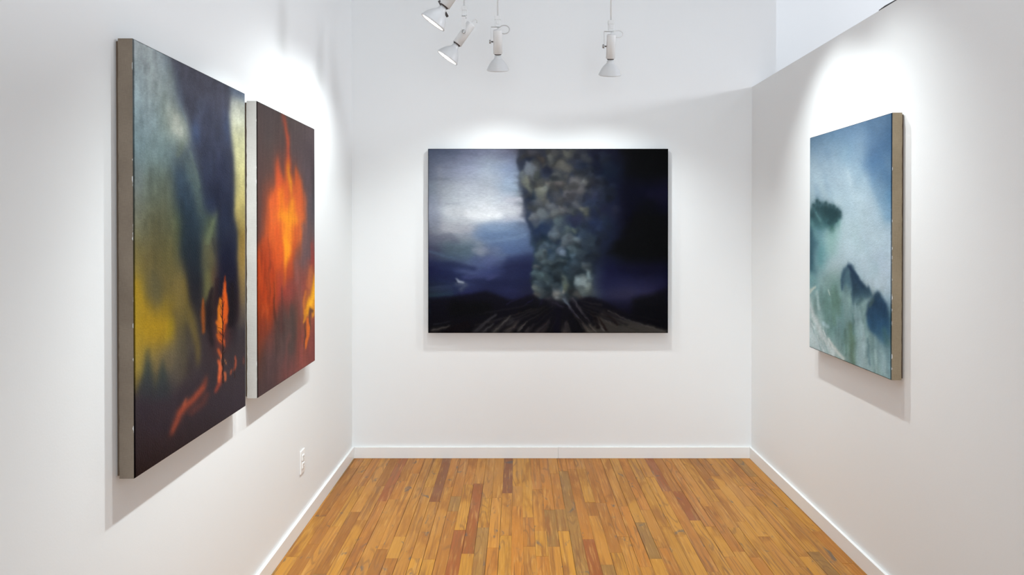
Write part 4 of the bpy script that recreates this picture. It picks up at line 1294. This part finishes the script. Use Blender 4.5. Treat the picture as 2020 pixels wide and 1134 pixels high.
# ------------------------------------------------------------------ wall outlet
oc = (XL, 3.806, EYE - (911 - 450) / 426 * 1.08)
root = empty('wall_outlet', oc)
tag(root, 'white duplex electrical outlet low on the left wall beyond the flame painting', 'outlet')
bm = bmesh.new(); box(bm, 0, .006, -.036, .036, -.058, .058, .0025); obj('cover_plate', bm, M_plastic, root)
for s in (-1, 1):
    bm = bmesh.new(); box(bm, .0055, .010, -.017, .017, s * .0195 - .0145, s * .0195 + .0145, .002)
    rc = obj('receptacle', bm, M_plastic, root)
    bm = bmesh.new()
    for yy in (-.0065, .0065):
        box(bm, .0098, .0103, yy - .0012, yy + .0012, s * .0195 - .001, s * .0195 + .008)
    box(bm, .0098, .0103, -.0028, .0028, s * .0195 - .010, s * .0195 - .0055)
    obj('slot', bm, M_slot, rc)
bm = bmesh.new(); lathe(bm, [(0, .0075), (.003, .007), (.0034, .0058)], 16, Matrix.Rotation(R(90), 4, 'Y')); obj('screw', bm, M_steel, root)


bm = bmesh.new()
tube(bm, [(XR + .006, 3.235 - .05 * k, ZP + .0045 + (.001 * math.sin(k * 1.7) if k else -.002)) for k in range(0, 60)], .0045, 8)
cb = obj('cable', bm, mat('black_cable', (.03, .03, .032), .5), None, True)
tag(cb, 'thin black cable lying along the top edge of the right partition wall', 'cable')

# ------------------------------------------------------------------ track lamp heads
def lamp(label, px, py, Y, tilt, side, power=0, target=None, cord=0, spread=105, clip=False, cord_mat=None):
    """px, py = where the pivot (middle of the housing) sits. side = angle of the strap about the
    vertical (0: on the lamp's left as seen, 90: towards the viewer); tilt = swing about the strap's screw."""
    X = (px - 1020) / FPX * Y
    Z = EYE + (450 - py) / FPX * Y
    root = empty('track_lamp', (X, Y, Z))
    tag(root, label, 'lamp', 'white track lamps hanging from thin stems')
    S = Matrix.Rotation(R(side), 4, 'Z')                 # turns the whole fixture about its stem
    rot = S @ Matrix.Rotation(R(tilt), 4, 'X')           # swings the housing about the screw axis (local x)
    drop = .082
    zt = ZC - Z
    bm = bmesh.new(); lathe(bm, [(0, zt), (.0042, zt), (.0042, drop + .060), (0, drop + .060)], 14)
    obj('stem', bm, M_lampw, root, True)
    bm = bmesh.new()
    box(bm, -.017, .017, -.013, .013, drop + .038, drop + .062, .003)
    box(bm, -.0155, .0155, -.011, .011, drop + .002, drop + .0385, .002)
    box(bm, -.007, .010, -.0135, -.0105, drop + .014, drop + .034, .001)
    bmesh.ops.transform(bm, matrix=S, verts=bm.verts)
    obj('adapter', bm, M_lampw, root)
    r, L = .0255, .132
    h = L / 2
    # flat strap: out from under the adapter, down to the screw
    bm = bmesh.new()
    w = .0105
    box(bm, -r - .0135, .012, -w, w, drop, drop + .0022)
    box(bm, -r - .0135, -r - .0115, -w, w, -.012, drop + .0022)
    bmesh.ops.transform(bm, matrix=S, verts=bm.verts)
    obj('yoke', bm, M_lampw, root)
    bm = bmesh.new()
    KM = S @ Matrix.Translation((-r + .001, 0, 0)) @ Matrix.Rotation(R(-90), 4, 'Y')
    lathe(bm, [(0, 0), (.004, 0), (.004, .0145), (.009, .0150), (.0105, .0165), (.0105, .0225), (.009, .024), (0, .024)], 22, KM)
    obj('thumb_screw', bm, M_steel, root, True)
    # socket housing, centred on the pivot
    bm = bmesh.new()
    lathe(bm, [(0, h + .004), (r * .22, h + .004), (r * .24, h), (r * .84, h - .001), (r * .97, h - .004), (r, h - .009), (r, -h), (r - .0028, -h - .0008), (r - .0028, -h + .012), (0, -h + .012)], 44, rot)
    obj('housing', bm, M_lampw, root, True)
    bm = bmesh.new(); lathe(bm, [(0, -h + .010), (r * .8, -h + .010), (r * .76, -h - .006), (0, -h - .006)], 30, rot)
    obj('socket', bm, M_dark, root, True)
    # bulb: neck, shoulder, flared reflector, rim
    b0 = -h + .001
    cr = .0620
    bm = bmesh.new()
    prof = [(0, b0), (.0150, b0), (.0158, b0 - .012), (.0195, b0 - .015), (.0200, b0 - .024), (.0250, b0 - .031), (cr * .60, b0 - .043), (cr * .76, b0 - .057), (cr * .90, b0 - .073),
            (cr * .97, b0 - .084), (cr * 1.02, b0 - .088), (cr * 1.02, b0 - .093), (cr * .97, b0 - .095), (cr * .90, b0 - .092)]
    lathe(bm, prof, 56, rot)
    bulb = obj('reflector_bulb', bm, M_bulb, root, True)
    bm = bmesh.new(); lathe(bm, [(cr * .90, b0 - .0922), (cr * .75, b0 - .0935), (cr * .4, b0 - .0945), (0, b0 - .0950)], 56, rot)
    obj('lens', bm, M_lens, bulb, True)
    if cord:
        bm = bmesh.new()
        pts = [Vector((.002, -.002, drop + .001))]
        for k in range(25):
            a = R(150 - k / 24 * 262)
            pts.append(Vector((.036 + .030 * math.cos(a), -.006 - .006 * k / 24, drop - .016 + (.024 if cord == 1 else .020) * math.sin(a))))
        tube(bm, pts, .0030, 8)
        obj('cord', bm, cord_mat or M_lampw, root, True)
        bm = bmesh.new()
        tube(bm, [Vector((0, 0, drop)), Vector((.003, .001, drop - .006)), rot @ Vector((0, 0, h + .003))], .0032, 8)
        obj('lead', bm, cord_mat or M_lampw, root, True)
    else:
        bm = bmesh.new()
        top = rot @ Vector((0, 0, h + .003))
        up = rot.to_3x3() @ Vector((0, 0, 1))
        tube(bm, [top - up * .003, top + up * .012, top + up * .022 + Vector((.006, .010, .004)), top + up * .020 + Vector((.016, .018, .002)), top + up * .010 + Vector((.020, .022, -.002))], .0030, 8)
        obj('cord', bm, M_lampw, root, True)
    if clip:
        bm = bmesh.new()
        box(bm, -.006, .006, .0, .006, -.045, .040, .0025)
        bmesh.ops.rotate(bm, verts=bm.verts, cent=(0, 0, 0), matrix=Matrix.Rotation(R(-28), 3, 'Y'))
        c0 = rot @ Vector((0, 0, -h - .010))
        bmesh.ops.translate(bm, verts=bm.verts, vec=(c0.x - .004, c0.y + .026, c0.z + .006))
        obj('clip', bm, M_dark, root)
    if power:
        lp = root.location + (rot @ Vector((0, 0, b0 - .112)))
        spot_light('track_light', lp, target, power, spread, 1.0)
    return root


M_cord = mat('grey_cord', (.52, .51, .50), .5)
lamp('upright track lamp pointing down, left one of the two upright lamps', 982, 83, 4.28, 20, 0, power=34, target=(-.1, 4.92, .35), cord=1, spread=124, cord_mat=M_cord)
lamp('upright track lamp pointing down, rightmost of all four lamps', 1205, 92, 4.25, 20, 0, power=36, target=(.5, 4.92, .35), cord=2, spread=124)
lamp('tilted track lamp with glowing bulb, lower of the two tilted lamps', 916, 67, 4.05, 35, 90, power=32, target=(-1.03, 3.9, 1.4), spread=125)
lamp('tilted track lamp cut by the top of the picture, leftmost and highest', 894, -11, 3.45, -36, -94, power=14, target=(-1.03, 3.4, 1.4), spread=125, clip=True)
